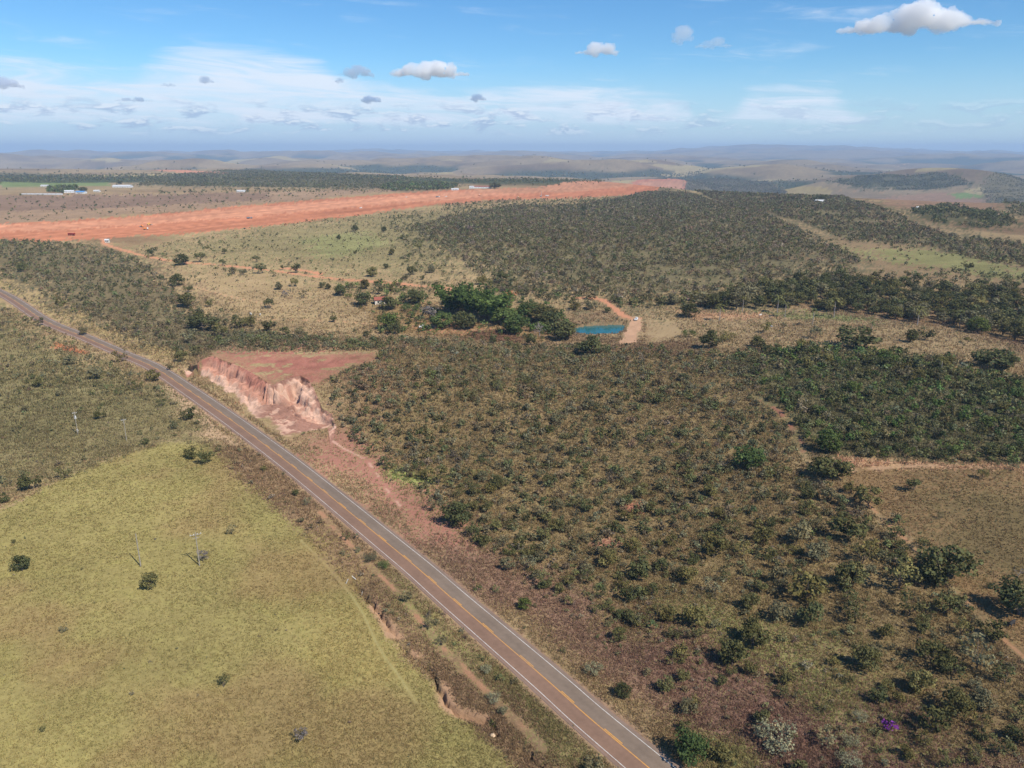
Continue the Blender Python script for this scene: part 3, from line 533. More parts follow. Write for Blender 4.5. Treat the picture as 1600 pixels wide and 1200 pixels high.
# ---------------------------------------------------------------- road
def mat_road():
    m, t = new_mat('asphalt'); a = node('ShaderNodeAttribute', t, attribute_name='col'); tcn = node('ShaderNodeTexCoord', t); P = tcn.outputs['Object']
    na, nb, nc = noise(P, 1.1, 5, .6, tree=t), noise(P, .12, 4, .6, tree=t), noise(P, 9., 3, .6, tree=t)
    k = mth('ADD', .46, mth('ADD', mth('MULTIPLY', na, .40, tree=t), mth('ADD', mth('MULTIPLY', nb, .48, tree=t), mth('MULTIPLY', nc, .16, tree=t), tree=t), tree=t), tree=t)
    b = node('ShaderNodeBsdfPrincipled', t); setin(b, 'Base Color', mixc(1.0, a.outputs['Color'], comb(k, k, k, t), t, 'MULTIPLY'), t); b.inputs['Roughness'].default_value = .85
    b.inputs['Specular IOR Level'].default_value = .3
    o = node('ShaderNodeOutputMaterial', t); t.links.new(b.outputs[0], o.inputs[0]); return m
M_ASPH = mat_road()
tg = np.gradient(ROAD, axis=0); tg /= np.linalg.norm(tg, axis=1)[:, None]; nrm = np.stack([-tg[:, 1], tg[:, 0]], 1)
RZ = _rz
def ribbon(offs, cols, dz, mat, name, i0=0, i1=None, edge=0., wob=None):
    sl = slice(i0, i1); P, N, Z = ROAD[sl], nrm[sl], RZ[sl]; n = len(P); k = len(offs)
    V, C = [], []
    for j, o_ in enumerate(offs):
        oo = o_ + (wob[sl] * (1 if j == 0 else -1) if wob is not None and j in (0, k - 1) else 0)
        V.append(np.concatenate([P + N * np.reshape(oo * np.ones(n), (-1, 1)), (Z + dz - (edge if j in (0, k - 1) else 0))[:, None]], 1)); C.append(np.tile(cols[j], (n, 1)))
    V = np.stack(V, 1).reshape(-1, 3); C = np.stack(C, 1).reshape(-1, 3)
    ii = (np.arange(n - 1)[:, None] * k + np.arange(k - 1)[None, :]).ravel()
    return mesh_np(name, V, np.stack([ii, ii + 1, ii + k + 1, ii + k], 1), mat, {'col': ('POINT', C)})
# direction of ROAD is towards the camera: +n (left of travel) is the photo's right side
GREYL, BRNL, SHLD = np.array(S(131, 113, 96)), np.array(S(138, 108, 88)), np.array(S(140, 116, 100))
wob = .35 * fbm(np.arange(len(ROAD)) / 3., np.zeros(len(ROAD)), 161, 3)
offs = [-4.55, -4.1, -3.45, -2.9, -1.8, -.9, -.25, .25, .9, 1.8, 2.9, 3.45, 4.15, 4.7]
cols = [SHLD, SHLD, BRNL, BRNL * 1.02, BRNL * .94, BRNL * 1.02, BRNL, GREYL, GREYL * 1.03, GREYL * .92, GREYL * 1.02, GREYL, SHLD * .98, SHLD * 1.2]
tag(ribbon(offs, cols, .02, M_ASPH, 'road', edge=.22, wob=wob), kind='structure')
def mat_paint(name, c):
    m, t = new_mat(name); tcn = node('ShaderNodeTexCoord', t); nz = noise(tcn.outputs['Object'], 1.7, 5, .7, tree=t); nz2 = noise(tcn.outputs['Object'], .15, 3, .6, tree=t)
    w = mth('MULTIPLY', sstep(mth('ADD', nz, mth('MULTIPLY', nz2, .5, tree=t), tree=t), .62, 1.0, t), .6, tree=t)
    b = node('ShaderNodeBsdfPrincipled', t); setin(b, 'Base Color', mixc(w, tuple(c) + (1,), S4(140, 122, 112), t), t); b.inputs['Roughness'].default_value = .7
    o = node('ShaderNodeOutputMaterial', t); t.links.new(b.outputs[0], o.inputs[0]); return m
M_WHITEP, M_YEL = mat_paint('worn_white_paint', (.66, .61, .54)), mat_paint('worn_yellow_paint', (.70, .33, .06))
for s in (-3.38, 3.38): tag(ribbon([s - .075, s + .075], [(1, 1, 1)] * 2, .034, M_WHITEP, 'road_marking'), kind='structure')
tag(ribbon([-.25, -.05], [(1, 1, 1)] * 2, .034, M_YEL, 'road_marking'), kind='structure')
def dashes():
    V, Fc = [], []
    for i in range(0, len(ROAD) - 3, 6):
        for j in (0, 1):
            a, b = i + j, i + j + 1; n = len(V)
            for k, s in ((a, .08), (a, .28), (b, .28), (b, .08)): V.append((*(ROAD[k] + nrm[k] * s), RZ[k] + .034))
            Fc.append((n, n + 1, n + 2, n + 3))
    return mesh_np('road_marking', V, Fc, M_YEL)
tag(dashes(), kind='structure')

# ---------------------------------------------------------------- pond
m, t = new_mat('pond_water'); b = node('ShaderNodeBsdfPrincipled', t); b.inputs['Base Color'].default_value = (.016, .125, .13, 1); b.inputs['Roughness'].default_value = .12; b.inputs['Specular IOR Level'].default_value = .2
tcn = node('ShaderNodeTexCoord', t); nz = noise(tcn.outputs['Object'], .8, 3, .5, tree=t); bp = node('ShaderNodeBump', t); bp.inputs['Strength'].default_value = .12; t.links.new(nz, bp.inputs['Height']); t.links.new(bp.outputs[0], b.inputs['Normal'])
o = node('ShaderNodeOutputMaterial', t); t.links.new(b.outputs[0], o.inputs[0]); M_WATER = m
Lc = LAKE.mean(0); Lw = Lc + (LAKE - Lc) * 1.02
tag(MB().poly([(p[0], p[1], LAKE_Z - .1) for p in Lw], [tuple(range(len(Lw)))]).build('water', M_WATER), kind='structure')

# ---------------------------------------------------------------- vegetation meshes (unit width)
def leaf_quads(cen, nor, size, g):
    n = len(cen); up = g.normal(size=(n, 3)); tx = np.cross(nor, up); tx /= np.linalg.norm(tx, axis=1)[:, None] + 1e-9; ty = np.cross(nor, tx)
    s = (size * g.uniform(.65, 1.35, n))[:, None]; a = g.uniform(.55, 1., (n, 1))
    j = g.uniform(.7, 1.2, (n, 4, 1))
    V = np.stack([cen - tx * s * j[:, 0], cen - ty * s * a * j[:, 1], cen + tx * s * j[:, 2], cen + ty * s * a * j[:, 3]], 1).reshape(-1, 3)
    return V, np.arange(4 * n).reshape(n, 4)
def crown_data(seed, n, h=.75, lo_=.18, clumps=12, leaf=.05, spread=.16, dome=.9, flat=1., hole=.0):
    g = np.random.default_rng(seed); C = []
    while len(C) < clumps:
        p = g.uniform(-1, 1, 3); r = np.linalg.norm(p)
        if r > 1 or r < .35 or p[2] < -.75: continue
        C.append(p / r * (r ** .5) * g.uniform(.7, 1.02))
    C = np.array(C); zr = (h - lo_) / 2; zc = (h + lo_) / 2
    cen = np.stack([C[:, 0] * (.5 - spread * .6), C[:, 1] * (.5 - spread * .6), zc + C[:, 2] * (zr - spread * .35)], 1)
    rad = spread * g.uniform(.65, 1.3, clumps); tint = g.uniform(.72, 1.3, clumps)
    k = g.choice(clumps, n, p=rad ** 2 / (rad ** 2).sum()); d = g.normal(size=(n, 3)); d /= np.linalg.norm(d, axis=1)[:, None]
    rr = g.uniform(.45, 1., n) ** .6
    P = cen[k] + d * (rad[k] * rr)[:, None] * np.array([1, 1, .72 * flat])
    P[:, 2] = np.maximum(P[:, 2], lo_ * .5)
    nor = d * .8 + g.normal(size=(n, 3)) * .55 + np.array([0, 0, .35]); nor /= np.linalg.norm(nor, axis=1)[:, None]
    V, Fc = leaf_quads(P, nor, leaf, g)
    t = tint[k] * g.uniform(.75, 1.25, n); hue = g.normal(size=n) * .06
    T = np.stack([t * (1 + hue), t, t * (1 - hue)], 1)
    return V, Fc, T, cen
def crown_mesh(name, *a, **k):
    V, Fc, T, cen = crown_data(*a, **k); return mesh_np(name, V, Fc, M_LEAF['olive'], {'tint': ('FACE', T)}, link=False), cen
def trunk_mesh(name, cen, r=.022, fork=.16, k=5, stems=1, mat=None):
    b = MB(); g = random.Random(len(cen) + int(cen[0][0] * 1000)); f = (g.uniform(-.03, .03), g.uniform(-.03, .03), fork)
    b.tube((0, 0, -.12), f, r * 1.25, r, k)
    for c in cen[:min(9, len(cen))]:
        mid = tuple(f[i] * .45 + c[i] * .55 + g.uniform(-.03, .03) for i in range(3))
        b.tube(f, mid, r * .6, r * .38, 4, False); b.tube(mid, tuple(c), r * .38, r * .15, 4, False)
    return b.mesh(name, mat or M_BARK)
def bare_mesh(name, seed, h=.9, levels=4, mat=None):
    b = MB(); g = random.Random(seed)
    def br(p, d, l, r, lev):
        q = p + d * l; b.tube(tuple(p), tuple(q), r, r * .65, 4 if lev > 1 else 3, False)
        if lev == 0: return
        for _ in range(3 if lev > 1 else 4):
            e = (d + Vector((g.gauss(0, .55), g.gauss(0, .55), g.gauss(.12, .3)))).normalized(); br(q, e, l * g.uniform(.6, .85), r * .6, lev - 1)
    br(Vector((0, 0, -.05)), Vector((0, 0, 1)), h * .28, .03, levels); return b.mesh(name, mat)
M_BARK = mat_plain('bark', S(112, 98, 84), .9)
M_GREYBARK = mat_plain('grey_bark', S(150, 140, 132), .9)
M_LEAF = {k: mat_foliage('foliage_' + k, c, v, hu, trans=tr) for k, c, v, hu, tr in (
    ('olive', (.155, .148, .062), .28, (1.15, 1.0, .85), .22), ('dark', (.108, .116, .050), .22, (1.15, 1., .9), .2),
    ('grey', (.185, .172, .098), .22, (1.1, 1., .9), .2), ('bright', (.115, .160, .055), .2, (1.2, 1., .8), .3),
    ('bamboo', (.10, .145, .045), .15, (1.15, 1., .8), .3), ('pale', (.26, .245, .15), .15, (1., 1., .9), .2),
    ('purple', (.20, .045, .25), .1, (1., 1., 1.), .2), ('twig', (.19, .165, .15), .15, (1.05, 1., 1.), .1), ('palm', (.15, .17, .075), .2, (1.3, 1., .7), .25))}
SP = {}                                              # kind -> list of (crown mesh, trunk mesh)
def species(kind, nvar, mk):
    SP[kind] = [mk(i) for i in range(nvar)]
def mk_shrub(i, n=560, **k):
    kw = dict(h=.74, lo_=.10, clumps=12 + i % 5, leaf=.042, spread=.17); kw.update(k)
    c, cen = crown_mesh('shrub_crown', 100 + i, n, **kw); return c, trunk_mesh('shrub_trunk', cen, .016, .10)
species('shrub', 10, mk_shrub)
species('small', 6, lambda i: mk_shrub(40 + i, 120, leaf=.06, clumps=7, spread=.22))
species('sparse', 4, lambda i: mk_shrub(60 + i, 360, leaf=.036, clumps=15, spread=.13, h=.85))
species('round', 5, lambda i: (lambda ce: (ce[0], trunk_mesh('tree_trunk', ce[1], .028, .12)))(crown_mesh('tree_crown', 200 + i, 1500, h=.84, lo_=.03, clumps=28, leaf=.034, spread=.16)))
species('flat', 2, lambda i: (lambda ce: (ce[0], trunk_mesh('tree_trunk', ce[1], .03, .22)))(crown_mesh('tree_crown', 220 + i, 1700, h=.62, lo_=.1, clumps=32, leaf=.034, spread=.14)))
species('tall', 5, lambda i: (lambda ce: (ce[0], trunk_mesh('tree_trunk', ce[1], .03, .3)))(crown_mesh('tree_crown', 240 + i, 720, h=1.1, lo_=.12, clumps=20, leaf=.044, spread=.18)))
species('mound', 3, lambda i: mk_shrub(80 + i, 1000, h=.5, lo_=.02, clumps=20, spread=.14, leaf=.02))
species('pasture', 5, lambda i: mk_shrub(90 + i, 420, h=.8, lo_=.16, clumps=12, spread=.18, leaf=.044))
def mk_bamboo(i):
    g = np.random.default_rng(300 + i); V, Fc, T = [], [], []; n0 = 0; b = MB()
    for s in range(80):
        a = g.uniform(0, 2 * math.pi); rr = .42 * math.sqrt(g.uniform()); x0, y0 = rr * math.cos(a) * .5, rr * math.sin(a) * .5
        hh = g.uniform(.7, 1.1); n = 26; t = np.linspace(.25, 1, n); lean = g.uniform(.25, .5) * (.4 + rr)
        P = np.stack([x0 + math.cos(a) * lean * t ** 2 * 1.3, y0 + math.sin(a) * lean * t ** 2 * 1.3, hh * (t - .22 * t ** 3)], 1) + g.normal(size=(n, 3)) * .03
        if s < 14: b.tube((x0, y0, -.05), tuple(P[8]), .008, .005, 4, False)
        nor = g.normal(size=(n, 3)); nor /= np.linalg.norm(nor, axis=1)[:, None]
        v, f = leaf_quads(P, nor, .036, g); V.append(v); Fc.append(f + n0); n0 += len(v); tt = g.uniform(.7, 1.35) * g.uniform(.8, 1.2, n); T.append(np.stack([tt, tt, tt], 1))
    return mesh_np('bamboo_leaves', np.concatenate(V), np.concatenate(Fc), M_LEAF['bamboo'], {'tint': ('FACE', np.concatenate(T))}, link=False), b.mesh('bamboo_culms', M_BARK)
species('bamboo', 3, mk_bamboo)
def mk_palm(i):
    g = np.random.default_rng(320 + i); b = MB(); b.tube((0, 0, -.05), (.02, .01, .74), .022, .016, 6); V, Fc, T = [], [], []
    for s in range(15):
        a = s * 2.4 + g.uniform(-.2, .2); e = g.uniform(-.1, 1.2); L = g.uniform(.3, .4); prev = None
        for k in range(6):
            t = k / 5; r = L * t * math.cos(e) * 1.05; z = .74 + L * (t * math.sin(e) - .65 * t * t); w = .035 * (1 - .75 * abs(t - .4))
            p = np.array([.02 + r * math.cos(a), .01 + r * math.sin(a), z]); sd = np.array([-math.sin(a), math.cos(a), -.35 * (1 if k % 2 else -1)]) * w
            V += [p - sd, p + sd]; n = len(V)
            if k: Fc.append((n - 4, n - 3, n - 1, n - 2)); tt = g.uniform(.7, 1.3); T.append((tt, tt, tt))
    return mesh_np('palm_fronds', V, Fc, M_LEAF['palm'], {'tint': ('FACE', np.array(T))}, link=False), b.mesh('palm_trunk', M_GREYBARK)
species('palm', 3, mk_palm)
BARE = [bare_mesh('bare_branches', 40 + i, mat=M_GREYBARK) for i in range(3)]

_cnt = [0]
def plant(kind, x, y, w, leaf, label, cat, group=None, name=None, zf=1., trunk=True):
    i = _cnt[0] = _cnt[0] + 1; g = random.Random(i * 77); z = Hs(x, y)
    nm = name or {'palm': 'palm_tree', 'bare': 'bare_tree', 'bamboo': 'bamboo_clump'}.get(kind, 'tree' if kind in ('round', 'flat', 'tall', 'pasture') else 'shrub')
    root = thing(nm, label, cat, (x, y, z), g.uniform(0, 6.28), group, (w, w * g.uniform(.92, 1.08), w * zf))
    if kind == 'bare':
        me = BARE[i % 3]; t_ = ob('branches', me, root); return root
    c, tr = SP[kind][i % len(SP[kind])]
    o = ob('crown', c, root)
    if leaf: o.material_slots[0].link = 'OBJECT'; o.material_slots[0].material = M_LEAF[leaf]
    if trunk: ob('trunk', tr, root)
    return root

# ---------------------------------------------------------------- plants placed one by one: photo x, y of the crown centre, crown width, kind, leaf colour, label
ONE = [
 (1293, 736, 64, 'flat', 'dark', 'big dark green round tree at the corner of the right brown pasture'),
 (1165, 719, 48, 'round', 'bright', 'light green leafy tree standing alone inside the olive scrub'),
 (1475, 886, 84, 'round', 'dark', 'wide dark tree with pale bare branches beside the orange firebreak'),
 (1592, 940, 66, 'round', 'dark', 'dark round tree cut by the right edge with a long black shadow on pasture'),
 (1404, 906, 66, 'sparse', 'olive', 'gnarled wide olive tree left of the dark pasture edge tree'),
 (1327, 906, 54, 'round', 'olive', 'rounded olive tree between two wide trees below the firebreak'),
 (1259, 925, 60, 'shrub', 'olive', 'broad flat olive bush in brown grass left of the rounded olive tree'),
 (1327, 825, 60, 'shrub', 'dark', 'broad dark bush just below the tan firebreak corner'),
 (1215, 960, 40, 'shrub', 'grey', 'grey green bush above the bright green grass patch'),
 (1262, 965, 46, 'shrub', 'dark', 'dark bush beside a grey green bush above the green grass'),
 (1337, 962, 42, 'sparse', 'olive', 'loose two topped shrub with black shadow on its left'),
 (1475, 950, 42, 'shrub', 'dark', 'dark shrub below the wide pasture edge tree'),
 (1144, 1025, 48, 'round', 'dark', 'dense dark green tree with bright green grass at its foot'),
 (1178, 994, 48, 'round', 'dark', 'taller dark tree rising behind the dense dark tree on green grass'),
 (1352, 1032, 44, 'round', 'olive', 'olive tree with grey twiggy top in the lower scrub grass'),
 (1452, 1025, 46, 'shrub', 'dark', 'dark shrub with round head above the paired olive trees'),
 (1526, 1030, 64, 'sparse', 'grey', 'sprawling half bare tree with dark crooked branches'),
 (1435, 1069, 42, 'round', 'olive', 'olive rounded tree with deep shadow on its left side'),
 (1370, 1090, 32, 'shrub', 'dark', 'dark bush at the edge of lime green grass near the purple bush'),
 (1492, 1103, 50, 'round', 'olive', 'grey olive tree left of a similar pale topped tree'),
 (1530, 1096, 40, 'round', 'grey', 'pale topped grey tree near the lower right corner'),
 (1455, 1132, 52, 'shrub', 'dark', 'wide low dark bush above the lime green grass at lower right'),
 (1388, 1138, 26, 'small', 'purple', 'small shrub covered with purple blossom'),
 (1212, 1153, 78, 'mound', 'pale', 'wide bush covered with cream flower heads near the bottom edge'),
 (1078, 1172, 58, 'round', 'bright', 'round bright green bush near the road at the bottom edge'),
 (1327, 1190, 42, 'mound', 'pale', 'cream flowered bush cut by the bottom edge'),
 (1327, 1158, 34, 'mound', 'pale', 'small cream flowered bush right of the wide cream bush'),
 (1293, 1158, 38, 'sparse', 'grey', 'grey twiggy shrub between two cream flowered bushes'),
 (1343, 1120, 28, 'mound', 'pale', 'cream flowered shrub left of the purple blossom shrub'),
 (713, 808, 44, 'round', 'dark', 'large dark green bush at the scrub edge nearest the road bank'),
 (777, 757, 26, 'round', 'dark', 'compact dark round bush in the middle of the scrub'),
 (819, 946, 22, 'round', 'bright', 'round bright green bush in the brown roadside grass'),
 (747, 921, 13, 'small', 'bright', 'tiny vivid green shrub close to the right edge of the road'),
 (926, 1046, 32, 'mound', 'pale', 'cream flowered bush in roadside grass right of the road'),
 (973, 1081, 26, 'round', 'dark', 'dark green bush below the cream bush beside the road'),
 (772, 1091, 28, 'mound', 'pale', 'cream flowered bush on the gully side of the road'),
 (760, 1046, 22, 'mound', 'pale', 'small cream flowered bush up the slope from the gully'),
 (690, 1004, 18, 'sparse', 'grey', 'blue grey shrub beside the orange gully track'),
 (578, 872, 28, 'mound', 'grey', 'pale grey green shrub left of the road above a green patch'),
 (600, 883, 22, 'mound', 'bright', 'green leafy patch of bush left of the road'),
 (35, 883, 29, 'round', 'dark', 'dark green round tree at the left edge of the yellow pasture'),
 (234, 911, 30, 'round', 'olive', 'round olive tree below the plain pole in the yellow pasture'),
 (297, 711, 24, 'shrub', 'dark', 'left one of two dark bushes at the top of the yellow pasture'),
 (320, 718, 27, 'shrub', 'dark', 'right one of two dark bushes at the top of the yellow pasture'),
 (317, 872, 22, 'sparse', 'twig', 'grey twiggy bush at the foot of the crossarm pole'),
 (363, 830, 17, 'sparse', 'grey', 'grey sparse bush alone right of the crossarm pole'),
 (350, 1068, 24, 'sparse', 'dark', 'small dark bush low in the yellow pasture'),
 (101, 984, 14, 'sparse', 'grey', 'thin grey sapling low on the left in the yellow pasture'),
 (67, 1140, 14, 'small', 'olive', 'low olive tuft of shrub near the bottom left corner'),
 (470, 1152, 26, 'sparse', 'twig', 'brown twiggy bush near the bottom of the yellow pasture'),
 (158, 650, 19, 'shrub', 'dark', 'dark bush right of the white transformer pole'),
 (283, 406, 28, 'round', 'dark', 'dark tree with black shadow below the red dirt track'),
 (410, 419, 19, 'pasture', 'dark', 'flat crowned tree standing right on the red dirt track'),
 (464, 419, 18, 'pasture', 'dark', 'flat crowned tree in the bare red widening of the track'),
 (420, 475, 18, 'pasture', 'dark', 'dark tree at the end of the pale footpath in tan pasture'),
 (447, 461, 13, 'sparse', 'twig', 'small bare brown tree in the tan pasture'),
 (474, 463, 15, 'sparse', 'grey', 'grey round tree right of the small bare brown tree'),
 (461, 441, 15, 'pasture', 'olive', 'olive tree just below the red track in tan pasture'),
 (319, 500, 52, 'round', 'dark', 'big dark spreading tree at the right edge of the upper left scrub'),
 (277, 439, 24, 'round', 'dark', 'dark round tree at the corner of the upper left scrub'),
 (294, 470, 34, 'round', 'olive', 'broad olive tree at the right border of the upper left scrub'),
 (35, 420, 16, 'round', 'dark', 'dark low tree inside the upper left scrub near the road bend'),
 (532, 456, 21, 'round', 'dark', 'dark tree leftmost of the farm garden trees'),
 (544, 463, 15, 'mound', 'bright', 'bright green bush at the left end of the farm garden'),
 (567, 469, 29, 'round', 'dark', 'dark round tree left of the red roofed house'),
 (608, 476, 29, 'round', 'dark', 'dark round tree right of the red roofed house'),
 (647, 464, 34, 'round', 'dark', 'wide dark tree left of the bamboo grove'),
 (608, 503, 38, 'round', 'bright', 'broad green tree below the red roofed house'),
 (616, 516, 22, 'round', 'dark', 'dark bush under the broad green garden tree'),
 (645, 481, 36, 'mound', 'bright', 'low bright green thicket left of the grey leafless tree'),
 (672, 491, 32, 'sparse', 'twig', 'purple grey leafless tree beside bright green foliage'),
 (692, 501, 40, 'round', 'bright', 'bright green tree in front of the bamboo grove'),
 (726, 501, 42, 'round', 'dark', 'dark dense tree right of the bright green tree'),
 (709, 467, 54, 'bamboo', None, 'left bright bamboo clump of the farm grove'),
 (740, 470, 58, 'bamboo', None, 'middle tall bamboo clump of the farm grove'),
 (766, 478, 56, 'bamboo', None, 'right bamboo clump of the farm grove'),
 (784, 492, 48, 'round', 'bright', 'green tree with ragged top right of the bamboo'),
 (806, 507, 46, 'round', 'bright', 'green tree above the brown garden bed'),
 (824, 484, 42, 'round', 'bright', 'green tree at the back of the grove toward the pond'),
 (848, 490, 48, 'round', 'olive', 'rounded olive green tree left of the pond'),
 (878, 516, 48, 'round', 'dark', 'dark dense tree touching the left end of the pond'),
 (858, 499, 36, 'round', 'dark', 'dark tree behind the silver leafless tree'),
 (843, 514, 30, 'bare', None, 'silver grey leafless tree standing out in the dark grove'),
 (829, 534, 18, 'round', 'dark', 'dark bush below the silver leafless tree'),
 (770, 533, 13, 'round', 'dark', 'small dark bush below the brown garden bed'),
 (925, 541, 46, 'round', 'dark', 'broad dark bush below the pond'),
 (898, 481, 18, 'shrub', 'olive', 'olive bush in pale grass above the pond'),
 (925, 479, 18, 'shrub', 'grey', 'grey bush in pale grass left of the red dirt track end'),
 (949, 486, 12, 'shrub', 'dark', 'small dark bush beside the red dirt track above the pond'),
 (1077, 487, 30, 'round', 'dark', 'dark tree at the left end of the valley pasture'),
 (1197, 511, 20, 'pasture', 'olive', 'slender olive tree in the middle of the valley pasture'),
 (1181, 536, 20, 'round', 'dark', 'dark bush at the lower edge of the valley pasture'),
 (1224, 508, 10, 'pasture', 'grey', 'small grey tree right of the slender olive tree in the valley'),
 (1337, 525, 74, 'shrub', 'dark', 'wide dark thicket in the middle of the tan valley pasture'),
 (1273, 520, 22, 'pasture', 'grey', 'small grey tree left of the wide dark valley thicket'),
 (1423, 528, 22, 'round', 'dark', 'dark round tree right of the valley thicket'),
 (1445, 522, 24, 'pasture', 'olive', 'olive tree beside the dark round valley tree'),
 (1527, 510, 38, 'round', 'bright', 'bright green tree at the foot of the gallery forest'),
 (1556, 563, 66, 'flat', 'dark', 'wide flat topped tree at the right end of the lower scrub'),
 (1512, 532, 12, 'pasture', 'olive', 'small olive tree in tan grass below the bright green tree'),
 (1110, 532, 36, 'round', 'dark', 'dark tree group member beside the dam mound'),
 (1136, 526, 34, 'mound', 'olive', 'grey olive thicket right of the dam mound'),
 (1075, 522, 26, 'mound', 'bright', 'green thicket at the foot of the dam'),
 (1426, 758, 26, 'pasture', 'dark', 'small leaning tree alone high in the right brown pasture'),
 (1536, 741, 18, 'pasture', 'olive', 'small olive tree near the top of the right brown pasture'),
 (1583, 732, 16, 'sparse', 'grey', 'thin grey tree at the right edge by the pasture top'),
 (1470, 808, 12, 'sparse', 'grey', 'tiny grey sapling in the middle of the right brown pasture'),
 (1590, 895, 20, 'bare', None, 'thin leafless tree above the dark right edge tree'),
 (1546, 916, 14, 'small', 'dark', 'small dark shrub left of the dark right edge tree'),
 (1296, 776, 28, 'shrub', 'grey', 'grey green bush below the big dark corner tree'),
 (1330, 766, 24, 'shrub', 'olive', 'olive bush at the start of the firebreak'),
 (1357, 782, 42, 'shrub', 'olive', 'long olive bush lying along the firebreak'),
 (1293, 694, 40, 'round', 'bright', 'yellow green tree behind the big dark corner tree'),
 (1280, 308, 20, 'round', 'dark', 'dark round tree beside the far white farmhouse'),
 (1235, 311, 11, 'round', 'dark', 'small dark tree at the corner of the far gold field'),
 (130, 296, 14, 'round', 'dark', 'dark tree right of the blue roofed building'),
 (772, 288, 22, 'round', 'dark', 'dark tree at the right end of the long white shed beyond the airstrip'),
 (188, 285, 10, 'round', 'dark', 'single tree above the long white greenhouse'),
 (785, 433, 18, 'round', 'dark', 'dark tree at the lower edge of the scrub hill'),
 (555, 358, 12, 'round', 'dark', 'dark tree left of the scrub hill in pale grass'),
 (910, 327, 12, 'round', 'dark', 'dark tree near the top of the scrub hill'),
 (1510, 415, 18, 'pasture', 'dark', 'dark tree in the far green valley pasture'),
 (1433, 434, 16, 'pasture', 'dark', 'dark tree casting shadow on bare far slope'),
 (1416, 429, 13, 'pasture', 'olive', 'olive tree left of the dark one on bare far slope'),
]
TAN_TREES = [(402, 405, 12), (435, 449, 13), (329, 473, 14), (294, 453, 14), (371, 503, 23), (429, 508, 10), (521, 500, 11), (351, 392, 11), (324, 387, 8), (240, 393, 18), (312, 401, 20), (348, 410, 12), (364, 425, 14), (380, 427, 13), (503, 447, 12), (513, 449, 10), (442, 418, 9), (645, 425, 18), (674, 422, 14), (633, 435, 10), (660, 435, 9), (682, 445, 9), (583, 427, 18), (603, 417, 9), (753, 440, 16), (522, 499, 10), (571, 447, 17), (591, 452, 18), (611, 451, 14), (390, 505, 20), (420, 512, 22), (445, 518, 18), (470, 522, 20), (345, 515, 26), (300, 525, 24), (600, 360, 10), (630, 372, 12), (612, 395, 11), (655, 385, 14), (640, 400, 10), (555, 395, 8), (530, 372, 9)]
RIGHT_SHRUBS = [(1190, 842, 36), (1161, 864, 32), (1276, 866, 36), (1244, 839, 44), (1116, 861, 44), (1116, 920, 33), (1171, 943, 30), (1084, 968, 44), (1347, 869, 50), (1219, 906, 36), (1421, 950, 44), (1489, 1046, 38), (1387, 1073, 22), (1404, 1092, 24), (1532, 1132, 34), (1303, 1035, 18), (1418, 1178, 30), (1445, 1160, 30), (1549, 990, 42), (1141, 1052, 22), (1570, 1060, 40), (1590, 1120, 36), (1500, 985, 36), (1380, 990, 30), (1440, 985, 26), (1560, 1170, 40), (1480, 1190, 36)]
MID_SHRUBS = [(916, 793, 26), (676, 791, 24), (776, 923, 16), (988, 855, 28), (985, 930, 32), (997, 896, 42), (947, 880, 32), (919, 905, 26), (825, 884, 30), (796, 863, 22), (850, 840, 27), (938, 930, 24), (1019, 924, 24), (875, 921, 20), (716, 774, 20), (685, 749, 36), (654, 732, 22)]
LEFT_SHRUBS = [(50, 757, 42), (103, 741, 32), (5, 781, 26), (343, 703, 16), (295, 650, 30), (252, 632, 20), (227, 692, 18), (413, 733, 14), (463, 771, 16), (480, 786, 20), (470, 814, 14), (541, 840, 18), (560, 860, 15), (637, 935, 26), (669, 977, 28), (786, 1112, 20), (770, 1134, 22), (928, 1194, 38), (22, 847, 10), (60, 600, 26), (150, 585, 34), (190, 560, 30), (110, 565, 26), (240, 590, 30), (40, 640, 18), (283, 560, 28), (215, 605, 24), (95, 615, 16), (130, 520, 20), (60, 505, 22), (265, 575, 14)]
LAND = [(220, 862, 'the plain leaning pole'), (312, 860, 'the crossarm pole'), (122, 662, 'the white transformer pole'), (308, 715, 'the paired pasture bushes'), (430, 622, 'the eroded road cut'), (480, 562, 'the red soil terrace'),
 (1293, 736, 'the big dark corner tree'), (1165, 719, 'the light green scrub tree'), (1475, 886, 'the wide firebreak tree'), (1592, 940, 'the dark right edge tree'), (1388, 1138, 'the purple blossom shrub'), (1212, 1153, 'the wide cream flowered bush'),
 (1160, 1010, 'the paired green grass trees'), (1078, 1172, 'the bright green bottom bush'), (713, 808, 'the dark scrub edge bush'), (777, 757, 'the compact dark scrub bush'), (770, 1150, 'the pale boulder'), (555, 918, 'the white gully posts'),
 (935, 512, 'the pond'), (594, 474, 'the red roofed house'), (740, 470, 'the bamboo grove'), (994, 500, 'the white dam pickup'), (843, 514, 'the silver leafless tree'), (319, 500, 'the big spreading tree'), (410, 419, 'the red track tree'),
 (168, 379, 'the pale hut'), (1337, 523, 'the wide dark valley thicket'), (1527, 510, 'the bright green forest tree'), (1556, 563, 'the wide flat topped tree'), (1197, 511, 'the slender olive valley tree'), (1269, 495, 'the lone pasture palm'), (1303, 480, 'the tallest thin palm'),
 (1433, 495, 'the palm below the forest'), (112, 368, 'the red dump truck'), (940, 848, 'the pale bare soil patch'), (650, 742, 'the lime green grass patch'), (819, 946, 'the round bright roadside bush'), (926, 1046, 'the cream roadside bush'), (1404, 906, 'the gnarled wide olive tree'),
 (1526, 1030, 'the sprawling half bare tree'), (1259, 925, 'the broad flat olive bush'), (1435, 1069, 'the deep shadowed olive tree'), (1530, 1096, 'the pale topped grey tree'), (100, 545, 'the red roadside scrape'), (578, 872, 'the pale grey roadside bush')]
